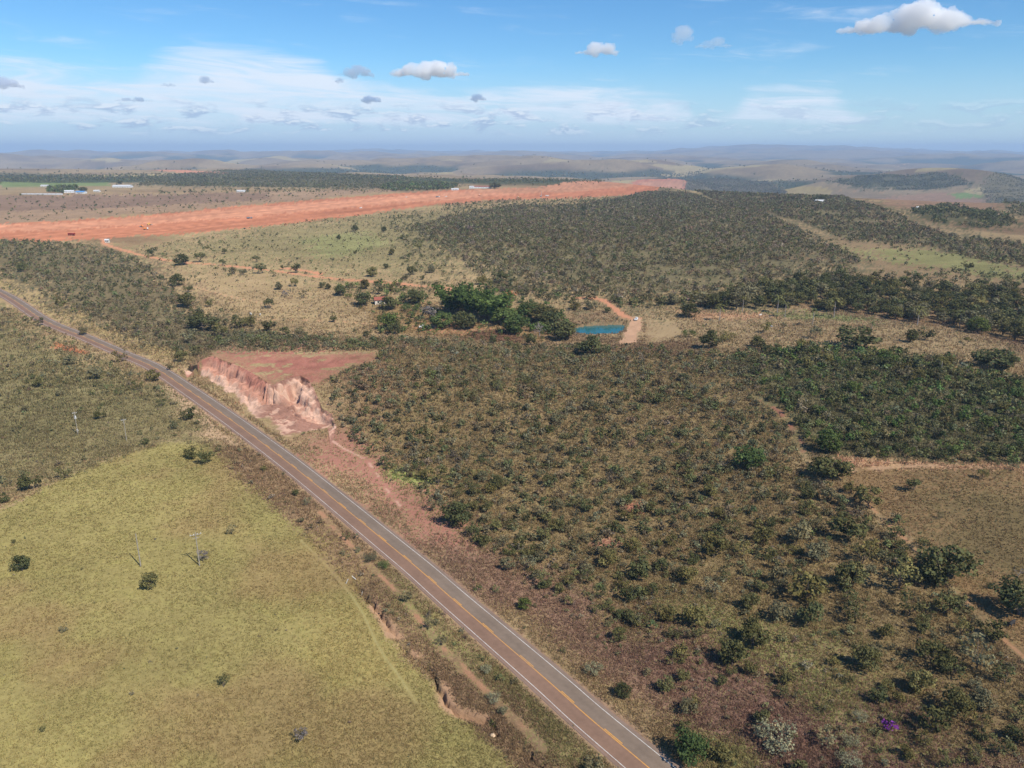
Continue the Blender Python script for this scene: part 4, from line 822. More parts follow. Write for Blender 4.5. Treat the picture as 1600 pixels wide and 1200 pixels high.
WORDS = {'olive': 'olive green', 'dark': 'dark green', 'grey': 'grey green', 'twig': 'brown twiggy', 'bright': 'fresh green'}
AUTO = []
def auto(o, leaf, noun, w):
    x, y, z = o.location; u, v, dp = (float(q) for q in to_px(x, y, z + .3 * w)); wp = w / dp * F
    n = min(LAND, key=lambda q: (q[0] - u) ** 2 + (1.6 * (q[1] - v)) ** 2); dx, dy = u - n[0], (v - n[1]) * 1.6
    d = ('right of' if dx > 0 else 'left of') if abs(dx) > abs(dy) else ('below' if dy > 0 else 'above')
    s_ = 'tiny' if wp < 13 else 'small' if wp < 20 else 'middle sized' if wp < 32 else 'large'
    AUTO.append((f'{s_} {WORDS[leaf]} {noun} {d} {n[2]}', math.hypot(dx, dy), o)); return o
def finish_labels():
    by = {}
    for lb, d, o in AUTO: by.setdefault(lb, []).append((d, o))
    ords = 'nearest,second nearest,third nearest,fourth nearest,fifth nearest,sixth nearest,seventh nearest,eighth nearest,ninth nearest,tenth nearest,eleventh nearest,twelfth nearest,thirteenth nearest,fourteenth nearest,fifteenth nearest,sixteenth nearest,seventeenth nearest,eighteenth nearest'.split(',')
    for lb, q in by.items():
        q.sort(key=lambda e: e[0])
        for i, (d, o) in enumerate(q): o['label'] = lb if len(q) == 1 else f'{lb}, {ords[min(i, 17)]}'
def place(u, v, w, frac=.3):
    p = W_([(u, v + frac * w)])[0]; dp = to_px(p[0], p[1], Hs(p[0], p[1]))[2]
    return p[0], p[1], w * dp / F
EXPL = []
def put(u, v, w, kind, leaf, label, cat, group=None, **k):
    fr = {'flat': .18, 'pasture': .42, 'tall': .5, 'bamboo': .42, 'round': .30, 'bare': .4, 'mound': .18}.get(kind, .24)
    x, y, wm = place(u, v, w, fr)
    if kind == 'bamboo': wm *= .95
    if 'zf' not in k: k['zf'] = min(1., (8.5 / wm) ** .55) if kind != 'bamboo' else .88
    EXPL.append((x, y, wm)); return plant(kind, x, y, wm * (1.16 if kind == 'bamboo' else 1.14), leaf, label, cat, group, **k)
for e in ONE:
    put(*e, 'tree' if e[3] in ('round', 'flat', 'pasture', 'bare', 'tall') else 'bamboo' if e[3] == 'bamboo' else 'bush')
gk = random.Random(3)
for u, v, w in TAN_TREES: kd, lf = gk.choice(['pasture', 'pasture', 'round', 'shrub']), gk.choice(['olive', 'dark', 'dark', 'grey']); auto(put(u, v, w, kd, lf, 'bush', 'tree', 'small trees in the tan grass', name='tree'), lf, 'tree', EXPL[-1][2])
for u, v, w in RIGHT_SHRUBS: kd, lf = gk.choice(['shrub', 'round', 'sparse', 'shrub']), gk.choice(['olive', 'dark', 'olive', 'grey']); auto(put(u, v, w, kd, lf, 'bush', 'bush', 'large shrubs in the lower right grass', name='shrub'), lf, 'shrub', EXPL[-1][2])
for u, v, w in MID_SHRUBS: kd, lf = gk.choice(['shrub', 'shrub', 'sparse']), gk.choice(['olive', 'dark', 'olive', 'grey']); auto(put(u, v, w, kd, lf, 'bush', 'bush', 'large shrubs at the scrub edge', name='shrub'), lf, 'shrub', EXPL[-1][2])
for u, v, w in LEFT_SHRUBS: kd, lf = gk.choice(['shrub', 'shrub', 'sparse']), gk.choice(['olive', 'dark', 'grey']); auto(put(u, v, w * .8, kd, lf, 'bush', 'bush', 'bushes left of the road', name='shrub'), lf, 'bush', EXPL[-1][2])
# gallery forest along the valley, tree by tree
GF = W_([(1040, 478), (1110, 468), (1200, 455), (1300, 440), (1400, 450), (1480, 458), (1640, 462), (1760, 500), (1760, 585), (1640, 545), (1540, 520), (1440, 505), (1360, 492), (1250, 482), (1120, 484)])
def scatter(P, dens, seed, keep=None):
    g = np.random.default_rng(seed); lo_, hi_ = P.min(0), P.max(0); n = int(dens * np.prod(hi_ - lo_))
    q = g.uniform(lo_, hi_, (n, 2)); q = q[inside(q[:, 0], q[:, 1], P)]
    return q if keep is None else q[keep(q, g)]
def spaced(q, dmin):
    out_ = []
    for p in q:
        if all((p[0] - a[0]) ** 2 + (p[1] - a[1]) ** 2 > dmin * dmin for a in out_): out_.append(p)
    return np.array(out_)
gq = spaced(scatter(GF, .05, 5), 7.0)
for i, p in enumerate(gq):
    g = random.Random(i)
    kd, wm, lf = g.choice(['tall', 'tall', 'round']), g.uniform(9, 15), g.choice(['dark', 'dark', 'dark', 'olive', 'grey'])
    auto_ = plant(kd, p[0], p[1], wm, lf, 'dark tall tree in the gallery forest band along the valley', 'tree', 'gallery forest trees', name='forest_tree', zf=g.uniform(.75, 1.0)); auto(auto_, lf, 'forest tree', wm)
print('gallery', len(gq))
PALMS = [(1124, 502, 28, 'stubby palm on tan pasture at the left end of the palm row'), (1160, 487, 24, 'short palm at the forest edge second from the left'), (1214, 490, 30, 'tall palm at the forest edge above the slender olive tree'), (1226, 496, 26, 'palm standing just right of the tall forest edge palm'), (1269, 509, 28, 'lone palm standing well out in the tan valley pasture'), (1303, 496, 32, 'tallest thin palm against the middle of the dark gallery forest'), (1433, 509, 32, 'palm at the forest foot above the dark round valley tree'), (1499, 512, 28, 'palm left of the bright green tree at the forest foot'), (1251, 553, 22, 'palm poking out of the scrub below the valley pasture'), (1470, 582, 26, 'yellowed palm inside the lower right scrub'), (1360, 524, 22, 'palm growing out of the wide dark valley thicket')]
for u, v, hpx, lb in PALMS:
    p = W_([(u, v)])[0]; dp = to_px(p[0], p[1], 0)[2]; plant('palm', p[0], p[1], hpx * dp / F / 1.0 * 1.15, None, lb, 'palm', 'palms along the gallery forest')

# ---------------------------------------------------------------- scrub: the 300 shrubs that show largest stand alone, the rest is one mass
ALLP = {n_: P for n_, _, _, P in LC}
def clear_of(q, margin=5.2):
    k = near_only(q[:, 0], q[:, 1], ROADC, 20, lambda a, b: pdist(a, b, ROADC), 99) > margin
    for cc, w, P in LINES: k &= near_only(q[:, 0], q[:, 1], P, 8, lambda a, b: pdist(a, b, P), 99) > abs(w) + .4
    for nm in ('terrace', 'strip', 'mound'): k &= ~inside(q[:, 0], q[:, 1], ALLP[nm])
    k &= ~inside(q[:, 0], q[:, 1], FACE) & ~inside(q[:, 0], q[:, 1], LAKE) & ~inside(q[:, 0], q[:, 1], DAM)
    return k
def gate(sc, a, b, seed): return lambda q, g: g.uniform(size=len(q)) < ss(fbm(q[:, 0] / sc, q[:, 1] / sc, seed, 3), a, b)
SCR = []                                             # x, y, width, colour index
def add_scrub(poly, dens, wmin, wmax, pw, seed, keep=None, pal=(0, 1, 1, 2)):
    P = ALLP[poly] if isinstance(poly, str) else W_(poly)
    q = scatter(P, dens, seed, keep); q = q[clear_of(q)]; g = np.random.default_rng(seed + 1); n = len(q)
    w = wmin + (wmax - wmin) * g.uniform(size=n) ** pw
    big = g.uniform(size=n) < .025; w[big] *= 1.5
    SCR.append(np.column_stack([q, w, g.choice(pal, n)]))
add_scrub('main_scrub', .125, 1.1, 4.8, 1.6, 11, gate(22, -.85, .0, 201), (0, 0, 1, 2, 2, 3))
add_scrub('main_scrub', .17, .6, 1.9, 1.3, 12, None, (0, 0, 2, 3, 3, 4))
add_scrub([(1325, 765), (1345, 765), (1440, 855), (1560, 978), (1610, 1030), (1595, 1050), (1520, 985), (1420, 880), (1320, 790)], .05, 1.8, 5.2, 1.2, 56, None, (1, 1, 0, 2))
add_scrub('right_scrub', .10, 2.0, 5.6, 1.2, 13, gate(30, -.9, -.2, 203), (0, 1, 1, 2, 5))
add_scrub('scrub_tan', .05, .8, 3., 1.5, 14, None, (0, 2, 3))
add_scrub('hill_scrub', .075, 1.6, 6.6, 1.9, 15, gate(40, -.75, -.05, 205), (0, 0, 1, 2, 3, 3, 4))
add_scrub('hill_scrub_b', .05, 1.8, 7.5, 1.9, 16, gate(60, -.75, -.1, 207), (0, 1, 2, 3, 3))
add_scrub('left_scrub', .062, 1.5, 4.8, 1.5, 17, gate(25, -.8, 0., 209), (0, 0, 2, 2, 3, 1))
add_scrub('left_low', .045, .7, 3.2, 2.2, 18, gate(18, -.35, .4, 211), (0, 2, 3, 1))
add_scrub('left_low', .10, .3, .9, 1.2, 19, None, (2, 3, 4, 0))
add_scrub('left_verge', .06, .6, 2.6, 2., 20, None, (0, 2, 3))
add_scrub('road_left', .05, .5, 2.4, 2.4, 21, None, (0, 2, 3, 4))
add_scrub('pasture', .03, .25, .9, 2.5, 22, gate(12, -.2, .5, 213), (2, 3, 0, 4))
add_scrub('mid_grass', .009, 1.0, 5., 2.4, 23, gate(50, -.4, .3, 215), (0, 1, 2))
add_scrub('mid_grass', .03, .5, 1.6, 1.5, 24, None, (0, 2, 3, 4))
add_scrub('valley_grass', .03, .5, 1.6, 1.8, 25, None, (0, 2, 3))
add_scrub('right_pasture', .05, .25, .9, 2., 26, None, (2, 3, 0, 4))
add_scrub('grass_mix', .03, 1.0, 3.4, 2.0, 27, None, (0, 1, 2))
add_scrub('purple_grass', .03, .4, 1.6, 2.2, 28, None, (2, 3, 4, 0))
add_scrub('purple_verge', .02, .4, 1.8, 2.4, 29, None, (2, 0, 3))
add_scrub('saddle', .012, 1.5, 5., 1.8, 30, gate(50, -.4, .4, 217), (0, 1, 2))
add_scrub('garden', .03, 1., 5., 1.8, 31, None, (0, 1, 5))
add_scrub([(520, 450), (600, 440), (660, 455), (700, 480), (690, 520), (600, 520), (640, 490), (580, 470)], .03, 2.5, 7., 1.4, 53, None, (5, 5, 5, 1))
add_scrub([(690, 470), (760, 460), (850, 480), (890, 505), (880, 525), (780, 512), (700, 510)], .06, 4, 8., 1.2, 54, None, (5, 5, 1))
add_scrub([(882, 506), (940, 499), (988, 497), (990, 506), (978, 502), (940, 503), (905, 508), (896, 521), (970, 523), (975, 530), (900, 528), (884, 518)], .12, .6, 2.4, 1.5, 55, None, (0, 2, 3, 4))
add_scrub('bank_lower', .02, .4, 2., 2., 32, None, (0, 2, 3))
add_scrub('far_forest_r', .02, 5, 10, 1.2, 33, gate(70, -.55, .1, 231), (1, 1, 0))
add_scrub('grove_r', .02, 5, 11, 1.2, 34, gate(70, -.55, .1, 233), (1, 1, 0))
add_scrub('far_forest_a', .012, 3, 8, 1.4, 35, gate(70, -.55, .1, 235), (0, 1, 2))
add_scrub('scrub_r', .015, 3, 7, 1.4, 36, gate(70, -.55, .1, 237), (0, 1, 2))
add_scrub('beyond_strip', .0012, 2, 7, 1.6, 37, None, (0, 1))
# tree belts and thickets
add_scrub([(520, 540), (700, 530), (800, 540), (1000, 545), (1150, 552), (1160, 565), (980, 560), (700, 548), (530, 552)], .06, 1.5, 5., 1.3, 40, None, (0, 1, 2))
add_scrub([(1170, 545), (1300, 545), (1480, 565), (1640, 600), (1640, 640), (1450, 600), (1250, 570)], .035, 3.5, 8., 1.2, 41, None, (1, 5, 0))
add_scrub([(330, 515), (430, 520), (560, 535), (640, 545), (520, 555), (380, 548)], .07, 1.5, 4.5, 1.2, 42, None, (0, 1, 2))
add_scrub([(760, 440), (900, 466), (1060, 476), (1180, 462), (1330, 438), (1330, 450), (1180, 476), (1060, 486), (880, 476), (760, 452)], .03, 3.5, 8, 1.2, 43, None, (0, 1, 1))
add_scrub([(590, 295), (610, 288), (690, 286), (715, 291), (700, 297), (620, 300)], .008, 7, 14, 1.2, 44, None, (1, 1, 5))
add_scrub([(72, 301), (75, 293), (120, 291), (125, 297), (100, 303)], .01, 6, 11, 1.2, 45, None, (1, 5))
add_scrub([(240, 300), (420, 296), (720, 292), (720, 297), (440, 301), (250, 305)], .0016, 4, 10, 1.3, 46, None, (0, 1))
add_scrub([(905, 312), (990, 308), (1050, 302), (1060, 308), (980, 316), (905, 318)], .012, 2, 6, 1.4, 47, None, (0, 1))
add_scrub([(690, 320), (800, 312), (900, 314), (1000, 306), (1000, 318), (850, 330), (700, 338)], .008, 2, 6, 1.6, 48, None, (0, 1, 2))
add_scrub([(600, 340), (660, 335), (720, 430), (690, 470), (640, 450), (630, 380)], .016, 1.5, 5, 1.6, 49, None, (0, 1, 2))
add_scrub([(0, 556), (140, 560), (230, 590), (260, 620), (150, 620), (0, 600)], .05, 1., 3.6, 1.5, 50, None, (0, 1, 2))
add_scrub([(0, 478), (90, 520), (160, 540), (100, 560), (0, 530)], .06, 1., 3.6, 1.5, 51, None, (0, 2, 3))
add_scrub([(1440, 420), (1600, 430), (1640, 450), (1640, 470), (1500, 455), (1400, 445)], .02, 2.5, 7, 1.4, 52, None, (0, 1, 2))
Q = np.concatenate(SCR)
open_ = np.zeros(len(Q), bool)                       # long grass keeps the shrubs apart towards the lower right
for nm in ('grass_mix', 'purple_grass', 'grass_green', 'purple_verge', 'bottom_green'): open_ |= inside(Q[:, 0], Q[:, 1], ALLP[nm])
Q = Q[~open_ | (rng.uniform(size=len(Q)) < .42)]
ex = np.array(EXPL)
for x_, y_, w_ in ex: Q = Q[(Q[:, 0] - x_) ** 2 + (Q[:, 1] - y_) ** 2 > (.42 * w_ + .3 * Q[:, 2]) ** 2]
# spacing so that bushes do not pile up
key = np.floor(Q[:, :2] / 1.6).astype(int); _, first = np.unique(key, axis=0, return_index=True); Q = Q[np.sort(first)]
qz = H(Q[:, 0], Q[:, 1])
# woods and single trees of the far country
def far_trees():
    g = np.random.default_rng(91); n = 60000; d = 2000 * (9000 / 2000) ** g.uniform(size=n); a = g.uniform(-.62, .62, n)
    x, y = d * np.sin(a), d * np.cos(a)
    f = .45 * fbm(x / 1300, y / 1300, 111, 5) + .35 * fbm(x / 420, y / 420, 113, 4) - fbm(x / 1050, y / 1050, 31, 3)
    pr = np.where(f > .22, .8, np.where(f > .05, .07, .012)); k = g.uniform(size=n) < pr
    for nm in ('strip', 'far_green', 'far_pasture', 'beyond_strip', 'far_brown_r', 'far_lime'): k &= ~inside(x, y, ALLP[nm])
    x, y, d, f = x[k], y[k], d[k], f[k]; n = len(x)
    return np.column_stack([x, y, g.uniform(4, 10, n) * np.clip(d / 3000, .7, 2.2), g.choice([0, 1, 1, 2], n)])
FT = far_trees(); ftz = H(FT[:, 0], FT[:, 1])
PALS = np.array([(.165, .155, .070), (.128, .128, .058), (.185, .165, .094), (.19, .145, .085), (.235, .19, .125), (.125, .162, .052)])
uu, vv, dd = to_px(Q[:, 0], Q[:, 1], qz); dd = np.where(Q[:, 1] > 20, dd, 1e9)
vis = (uu > -10) & (uu < 1610) & (vv > 230) & (vv < 1205) & (Q[:, 1] > 50)
sz = np.where(vis, Q[:, 2] / dd, 0)
NEAR = np.argsort(-sz)[:190]
LEAFN = {0: 'olive', 1: 'dark', 2: 'grey', 3: 'olive', 4: 'twig', 5: 'bright'}
def zone(u, v):
    if inside(np.array([u]), np.array([v]), np.array([(1050, 780), (1300, 740), (1600, 1000), (1600, 1300), (1000, 1300), (880, 960)]))[0]:
        return 'in the thin scrub between the lower road and the right pasture', 'shrubs of the lower right scrub'
    if u > 1180 and v < 740: return 'in the dense green scrub above the right pasture', 'shrubs of the dense right scrub'
    if u > 520 and v < 960: return 'in the wide brown scrub right of the road', 'shrubs of the wide middle scrub'
    if v > 960 and u > 480: return 'in the long grass beside the lower road', 'shrubs of the road verge'
    if v < 560: return 'in the upper left scrub inside the road bend', 'shrubs of the upper left scrub'
    return 'in the rough grass left of the road', 'shrubs of the left rough grass'
for i in NEAR:
    zn, gr = zone(uu[i], vv[i]); lf = LEAFN[int(Q[i, 3])]; g = random.Random(int(i))
    adj = {'olive': 'olive green', 'dark': 'dark green', 'grey': 'grey green', 'twig': 'brown twiggy', 'bright': 'fresh green'}[lf]
    auto(plant(g.choice(['shrub', 'shrub', 'sparse']), Q[i, 0], Q[i, 1], Q[i, 2], lf, f'{adj} rounded shrub {zn}', 'bush', f'{adj} {gr}', name='shrub'), lf, 'shrub', Q[i, 2])
finish_labels()
rest = np.ones(len(Q), bool); rest[NEAR] = False
def lod(n, seeds, leaf, **k):
    return [crown_data(500 + s, n, leaf=leaf, **k)[:3] for s in seeds]
L0 = lod(150, range(8), .066, h=.75, lo_=.05, clumps=10, spread=.18)
L1 = lod(46, range(8), .095, h=.75, lo_=.05, clumps=8, spread=.2)
L2 = lod(20, range(8), .145, h=.75, lo_=.05, clumps=6, spread=.22)
L3 = lod(9, range(8), .23, h=.85, lo_=.05, clumps=4, spread=.22)
def bake(pts, z, levels, lim, seed):
    g = np.random.default_rng(seed); d = np.hypot(pts[:, 0], pts[:, 1]) ; px = pts[:, 2] / d * F; V, C = [], []
    for li, L in enumerate(levels):
        m = (px <= lim[li]) & (px > lim[li + 1])
        for k, (v0, f0, t0) in enumerate(L):
            idx = np.where(m & (np.arange(len(pts)) % len(L) == k))[0]
            if not len(idx): continue
            a = g.uniform(0, 6.28, len(idx)); w = pts[idx, 2]; hz = w * g.uniform(.75, 1.25, len(idx)); ca, sa = np.cos(a), np.sin(a)
            X = pts[idx, 0][:, None] + (v0[:, 0] * ca[:, None] - v0[:, 1] * sa[:, None]) * w[:, None]
            Y = pts[idx, 1][:, None] + (v0[:, 0] * sa[:, None] + v0[:, 1] * ca[:, None]) * w[:, None]
            Z = z[idx][:, None] + v0[:, 2] * hz[:, None]
            V.append(np.stack([X, Y, Z], 2).reshape(-1, 3))
            b = PALS[pts[idx, 3].astype(int)] * g.uniform(.75, 1.3, (len(idx), 1)) * (1 + g.normal(size=(len(idx), 3)) * .06)
            C.append((b[:, None, :] * t0[None]).reshape(-1, 3))
    V = np.concatenate(V); C = np.concatenate(C); return V, np.arange(len(V)).reshape(-1, 4), np.clip(C, .01, .6)
M_SCRUB = mat_attr('scrub_leaves', .2)
nearm = rest & (np.hypot(Q[:, 0], Q[:, 1]) < 520)
for nm, m in (('scrub_vegetation', nearm), ('hill_vegetation', rest & ~nearm)):
    V, Fc, C = bake(Q[m], qz[m] - .05, (L0, L1, L2, L3), (1e9, 16, 8, 4.5, 0), 17); print(nm, m.sum(), len(Fc))
    tag(mesh_np(nm, V, Fc, M_SCRUB, {'col': ('FACE', C)}), kind='stuff')
V, Fc, C = bake(FT, ftz - .1, (L2, L3), (1e9, 9, 0), 19); print('far', len(FT), len(Fc))
tag(mesh_np('distant_vegetation', V, Fc, M_SCRUB, {'col': ('FACE', C)}), kind='stuff')

# ---------------------------------------------------------------- dry grass: tufts over the nearer ground
def grass():
    g = np.random.default_rng(77); n = 520000
    th = R(1) * g.uniform(9.5, 54, n); d = CAM_H / np.tan(th); a = g.uniform(-.78, .78, n); x, y = d * np.sin(a), d * np.cos(a)
    c, soil, nm = cover(x, y); z = H(x, y)
    i_l = [e[0] for e in LC].index('pasture')
    k = (soil < .3 + .5 * g.uniform(size=n)) & clear_of(np.column_stack([x, y]), 4.9)
    k &= g.uniform(size=n) < .5 + .5 * ss(fbm(x / 9, y / 9, 301, 3), -.5, .2)
    x, y, z, c, d, nm = x[k], y[k], z[k], c[k], d[k], nm[k]; n = len(x)
    hgt = g.uniform(.25, .75, n) * np.clip(d / 200, .8, 2.0); past = np.isin(nm, [[e[0] for e in LC].index(q) for q in ('pasture', 'pasture_gold', 'right_pasture', 'right_pasture_olive')]); hgt[past] *= .55
    B = 4; V = np.zeros((n, B, 3, 3)); ang = g.uniform(0, 6.28, (n, B)); ln = g.uniform(.1, .75, (n, B)) * hgt[:, None]; hh = hgt[:, None] * g.uniform(.6, 1.1, (n, B))
    wd = .11 * np.clip(d / 170, .8, 2.4)[:, None] * g.uniform(.6, 1.3, (n, B)); off = g.normal(size=(n, B, 2)) * .28 * hgt[:, None, None] / .5
    bx, by = x[:, None] + off[..., 0], y[:, None] + off[..., 1]; ta = g.uniform(0, 6.28, (n, B))
    for j, s in ((0, -1), (1, 1)):
        V[:, :, j, 0] = bx + s * wd * np.cos(ta); V[:, :, j, 1] = by + s * wd * np.sin(ta); V[:, :, j, 2] = z[:, None] - .06
    V[:, :, 2, 0] = bx + ln * np.cos(ang); V[:, :, 2, 1] = by + ln * np.sin(ang); V[:, :, 2, 2] = z[:, None] + hh
    C = c[:, None, :] * (1.08 + np.where(past, .16, .34)[:, None, None] * g.uniform(-1, 1, (n, B, 1))) * (1 + g.normal(size=(n, 1, 3)) * .05)
    return V.reshape(-1, 3), np.arange(n * B * 3).reshape(-1, 3), np.clip(C.reshape(-1, 3) * 1.12, .01, .8)
V, Fc, C = grass(); print('grass', len(Fc))
tag(mesh_np('dry_grass', V, Fc, mat_attr('grass_blades', .35), {'col': ('FACE', C)}), kind='stuff')

# ---------------------------------------------------------------- power poles, posts, rock
M_CONC = mat_plain('weathered_pole', S(156, 146, 130), .85); M_WHITE = mat_plain('white_paint', (.74, .73, .70), .6, var=.12); M_DARK = mat_plain('dark_rubber', (.03, .03, .032), .8)
M_STEEL = mat_plain('grey_steel', (.42, .43, .44), .5, .3); M_GLASS = mat_plain('dark_glass', (.03, .04, .05), .15)
def pole(u, v, top, label, arm=None, transformer=False):
    x, y = W_([(u, v)])[0]; z = Hs(x, y); D = rays([(u, top)])[0]; h = CAM_H + D[2] * y / D[1] - z
    r = thing('utility_pole', label, 'pole', (x, y, z), .5); h = max(h, 6.)
    MB().tube((0, 0, -.4), (0, 0, h), .15, .10, 8).build('pole', M_CONC, r)
    if arm:
        a = MB().box((0, .16, h - .7), (arm, .13, .14)); a.box((0, .16, h - 1.5), (arm * .55, .11, .12)); a.build('crossarm', M_CONC, r)
        for k in (-1, -.35, .35, 1): MB().tube((k * arm * .46, .16, h - .63), (k * arm * .46, .16, h - .36), .07, .05, 6).build('insulator', M_WHITE, r)
    if transformer:
        b = MB().tube((0, .5, h - 2.9), (0, .5, h - 1.7), .36, .36, 10); b.tube((0, .5, h - 1.7), (0, .5, h - 1.55), .36, .2, 10); b.build('transformer', M_WHITE, r)
        MB().box((0, .3, 1.6), (.5, .3, .8)).build('meter_box', M_WHITE, r)
pole(220, 885, 834, 'plain leaning grey pole standing above the round olive pasture tree')
pole(312, 884, 832, 'grey pole with crossarm rising out of a grey bush in the yellow pasture', 2.6)
pole(122, 679, 643, 'pale pole with white transformer in the rough grass left of the road', 1.4, True)
pole(198, 689, 654, 'thin grey pole right of the white transformer pole', 1.5)
for u, v, tl, lb in ((540, 912, .5, 'upper white fence post leaning by the gully head'), (557, 905, -.9, 'long white fence post fallen over beside the gully'), (565, 930, .2, 'lowest white fence post by the red gully edge')):
    x, y = W_([(u, v)])[0]; z = Hs(x, y); r = MB().tube((0, 0, -.2), (math.sin(tl) * 1.4, .1, math.cos(tl) * 1.4), .07, .06, 7); o = r.build('fence_post', M_WHITE); o.location = (x, y, z); tag(o, lb, 'post', 'white posts by the gully')
def rock(u, v, w, label):
    bpy_me = bpy.data.meshes.new('boulder'); import bmesh; bm = bmesh.new(); bmesh.ops.create_icosphere(bm, subdivisions=3, radius=.5)
    for q in bm.verts: f = 1 + .25 * float(fbm(q.co.x * 2.2 + 3, q.co.y * 2.2 + q.co.z * 3, 401, 3)); q.co *= f; q.co.z *= .7
    bm.to_mesh(bpy_me); bm.free(); bpy_me.materials.append(mat_plain('pale_stone', S(206, 176, 140), .9)); x, y, wm = place(u, v, w, 0)
    o = ob('boulder', bpy_me); o.location = (x, y, Hs(x, y) + .15 * wm); o.scale = (wm,) * 3; tag(o, label, 'rock')
rock(770, 1150, 8, 'pale rounded boulder in the grass below the gully')

# ---------------------------------------------------------------- buildings
M_TILE = mat_plain('red_roof_tile', S(150, 84, 66), .8); M_BLUE = mat_plain('blue_roof', S(96, 150, 200), .5); M_ZINC = mat_plain('zinc_roof', S(214, 214, 212), .5, var=.12); M_CREAM = mat_plain('cream_wall', S(214, 204, 188), .8, var=.12)
def house(u, v, w, depth, wall_h, roof_h, wall, roof, label, cat, name='house', rz=0., wins=2):
    x, y, L = place(u, v, w, 0); z = Hs(x, y); D = L * depth
    r = thing(name, label, cat, (x, y, z), rz)
    MB().box((0, 0, wall_h / 2 - .4), (L, D, wall_h + .8)).build('wall', wall, r)
    o_ = .5; a, b = L / 2 + o_, D / 2 + o_; zt = wall_h + .02; t = .18
    R_ = MB().poly([(-a, -b, zt), (a, -b, zt), (a, 0, zt + roof_h), (-a, 0, zt + roof_h), (a, b, zt), (-a, b, zt), (-a, -b, zt + t), (a, -b, zt + t), (a, 0, zt + roof_h + t), (-a, 0, zt + roof_h + t), (a, b, zt + t), (-a, b, zt + t)],
        [(0, 3, 2, 1), (3, 5, 4, 2), (6, 7, 8, 9), (9, 8, 10, 11), (0, 1, 7, 6), (4, 5, 11, 10), (1, 2, 8, 7), (2, 4, 10, 8), (3, 0, 6, 9), (5, 3, 9, 11)])
    R_.build('roof', roof, r)
    G = MB().poly([(s * (L / 2 - .02), k * D / 2, wall_h + .4) if q == 0 else (s * (L / 2 - .02), 0, wall_h + roof_h) for s in (-1, 1) for k, q in ((-1, 0), (1, 0), (0, 1))], [(0, 1, 2), (3, 5, 4)]); G.build('gable', wall, r)
    dr = MB().box((L * .06, -D / 2 - .03, 1.05), (min(1.1, L * .2), .08, 2.1)).build('door', M_STEEL, r)
    for i in range(wins): MB().box((-L * .42 + L * .84 * (i + .5) / wins + (L * .14 if wins == 1 else 0), -D / 2 - .03, 1.6), (min(1.3, L * .16), .08, 1.1)).build('window', M_GLASS, r)
    return r
house(594, 474, 17, .7, 2.8, 1.8, M_CREAM, M_TILE, 'red roofed farmhouse among the dark garden trees', 'house', rz=.3)
house(108, 301, 15, .5, 3.5, 2.2, M_WHITE, M_ZINC, 'white farm building left of the blue roofed one', 'house', rz=.25)
house(127, 302, 14, .6, 3.2, 2.2, M_WHITE, M_BLUE, 'building with a pale blue roof beyond the airstrip', 'house', rz=-.1)
house(152, 300, 9, .7, 3, 1.8, M_CREAM, M_ZINC, 'small pale hut right of the blue roofed building', 'house')
house(71, 292, 12, .5, 3.5, 2, M_CREAM, M_ZINC, 'pale farmhouse left of the dark farm trees', 'house')
house(192, 293, 28, .35, 4.5, 2.5, M_WHITE, M_ZINC, 'long white greenhouse shed at the upper left', 'shed', 'shed', wins=6)
house(66, 304, 62, .08, 1.6, .8, M_WHITE, M_ZINC, 'long low white poultry shed at the far upper left', 'shed', 'shed', wins=8)
house(377, 300, 13, .5, 3, 1.8, M_WHITE, M_ZINC, 'small white house alone in the field beyond the airstrip', 'house')
house(752, 294, 32, .25, 4, 2, M_WHITE, M_TILE, 'long white shed with red roof beside the dark tree beyond the airstrip', 'shed', 'shed', wins=7)
house(737, 294.5, 7, .8, 5, 1.5, M_WHITE, M_ZINC, 'tall white block at the left end of the red roofed shed', 'house')
house(711, 297, 11, .5, 3.2, 1.6, M_WHITE, M_ZINC, 'white site cabin left of the red roofed shed', 'cabin')
house(615, 296, 11, .5, 3, 1.6, M_WHITE, M_ZINC, 'white house in front of the dark tree belt beyond the airstrip', 'house')
house(660, 293, 8, .6, 3, 1.6, M_WHITE, M_ZINC, 'small white house inside the dark tree belt beyond the airstrip', 'house')
house(1280, 316, 13, .5, 3, 1.8, M_WHITE, M_ZINC, 'white farmhouse below the gold field on the far right', 'house')
house(1436, 327, 9, .5, 3, 1.6, M_WHITE, M_ZINC, 'tiny white shed left of the dark far grove', 'shed', 'shed')
house(168, 379, 6, .7, 2.6, 1.2, M_CREAM, M_ZINC, 'small pale hut where the red track meets the airstrip', 'hut')

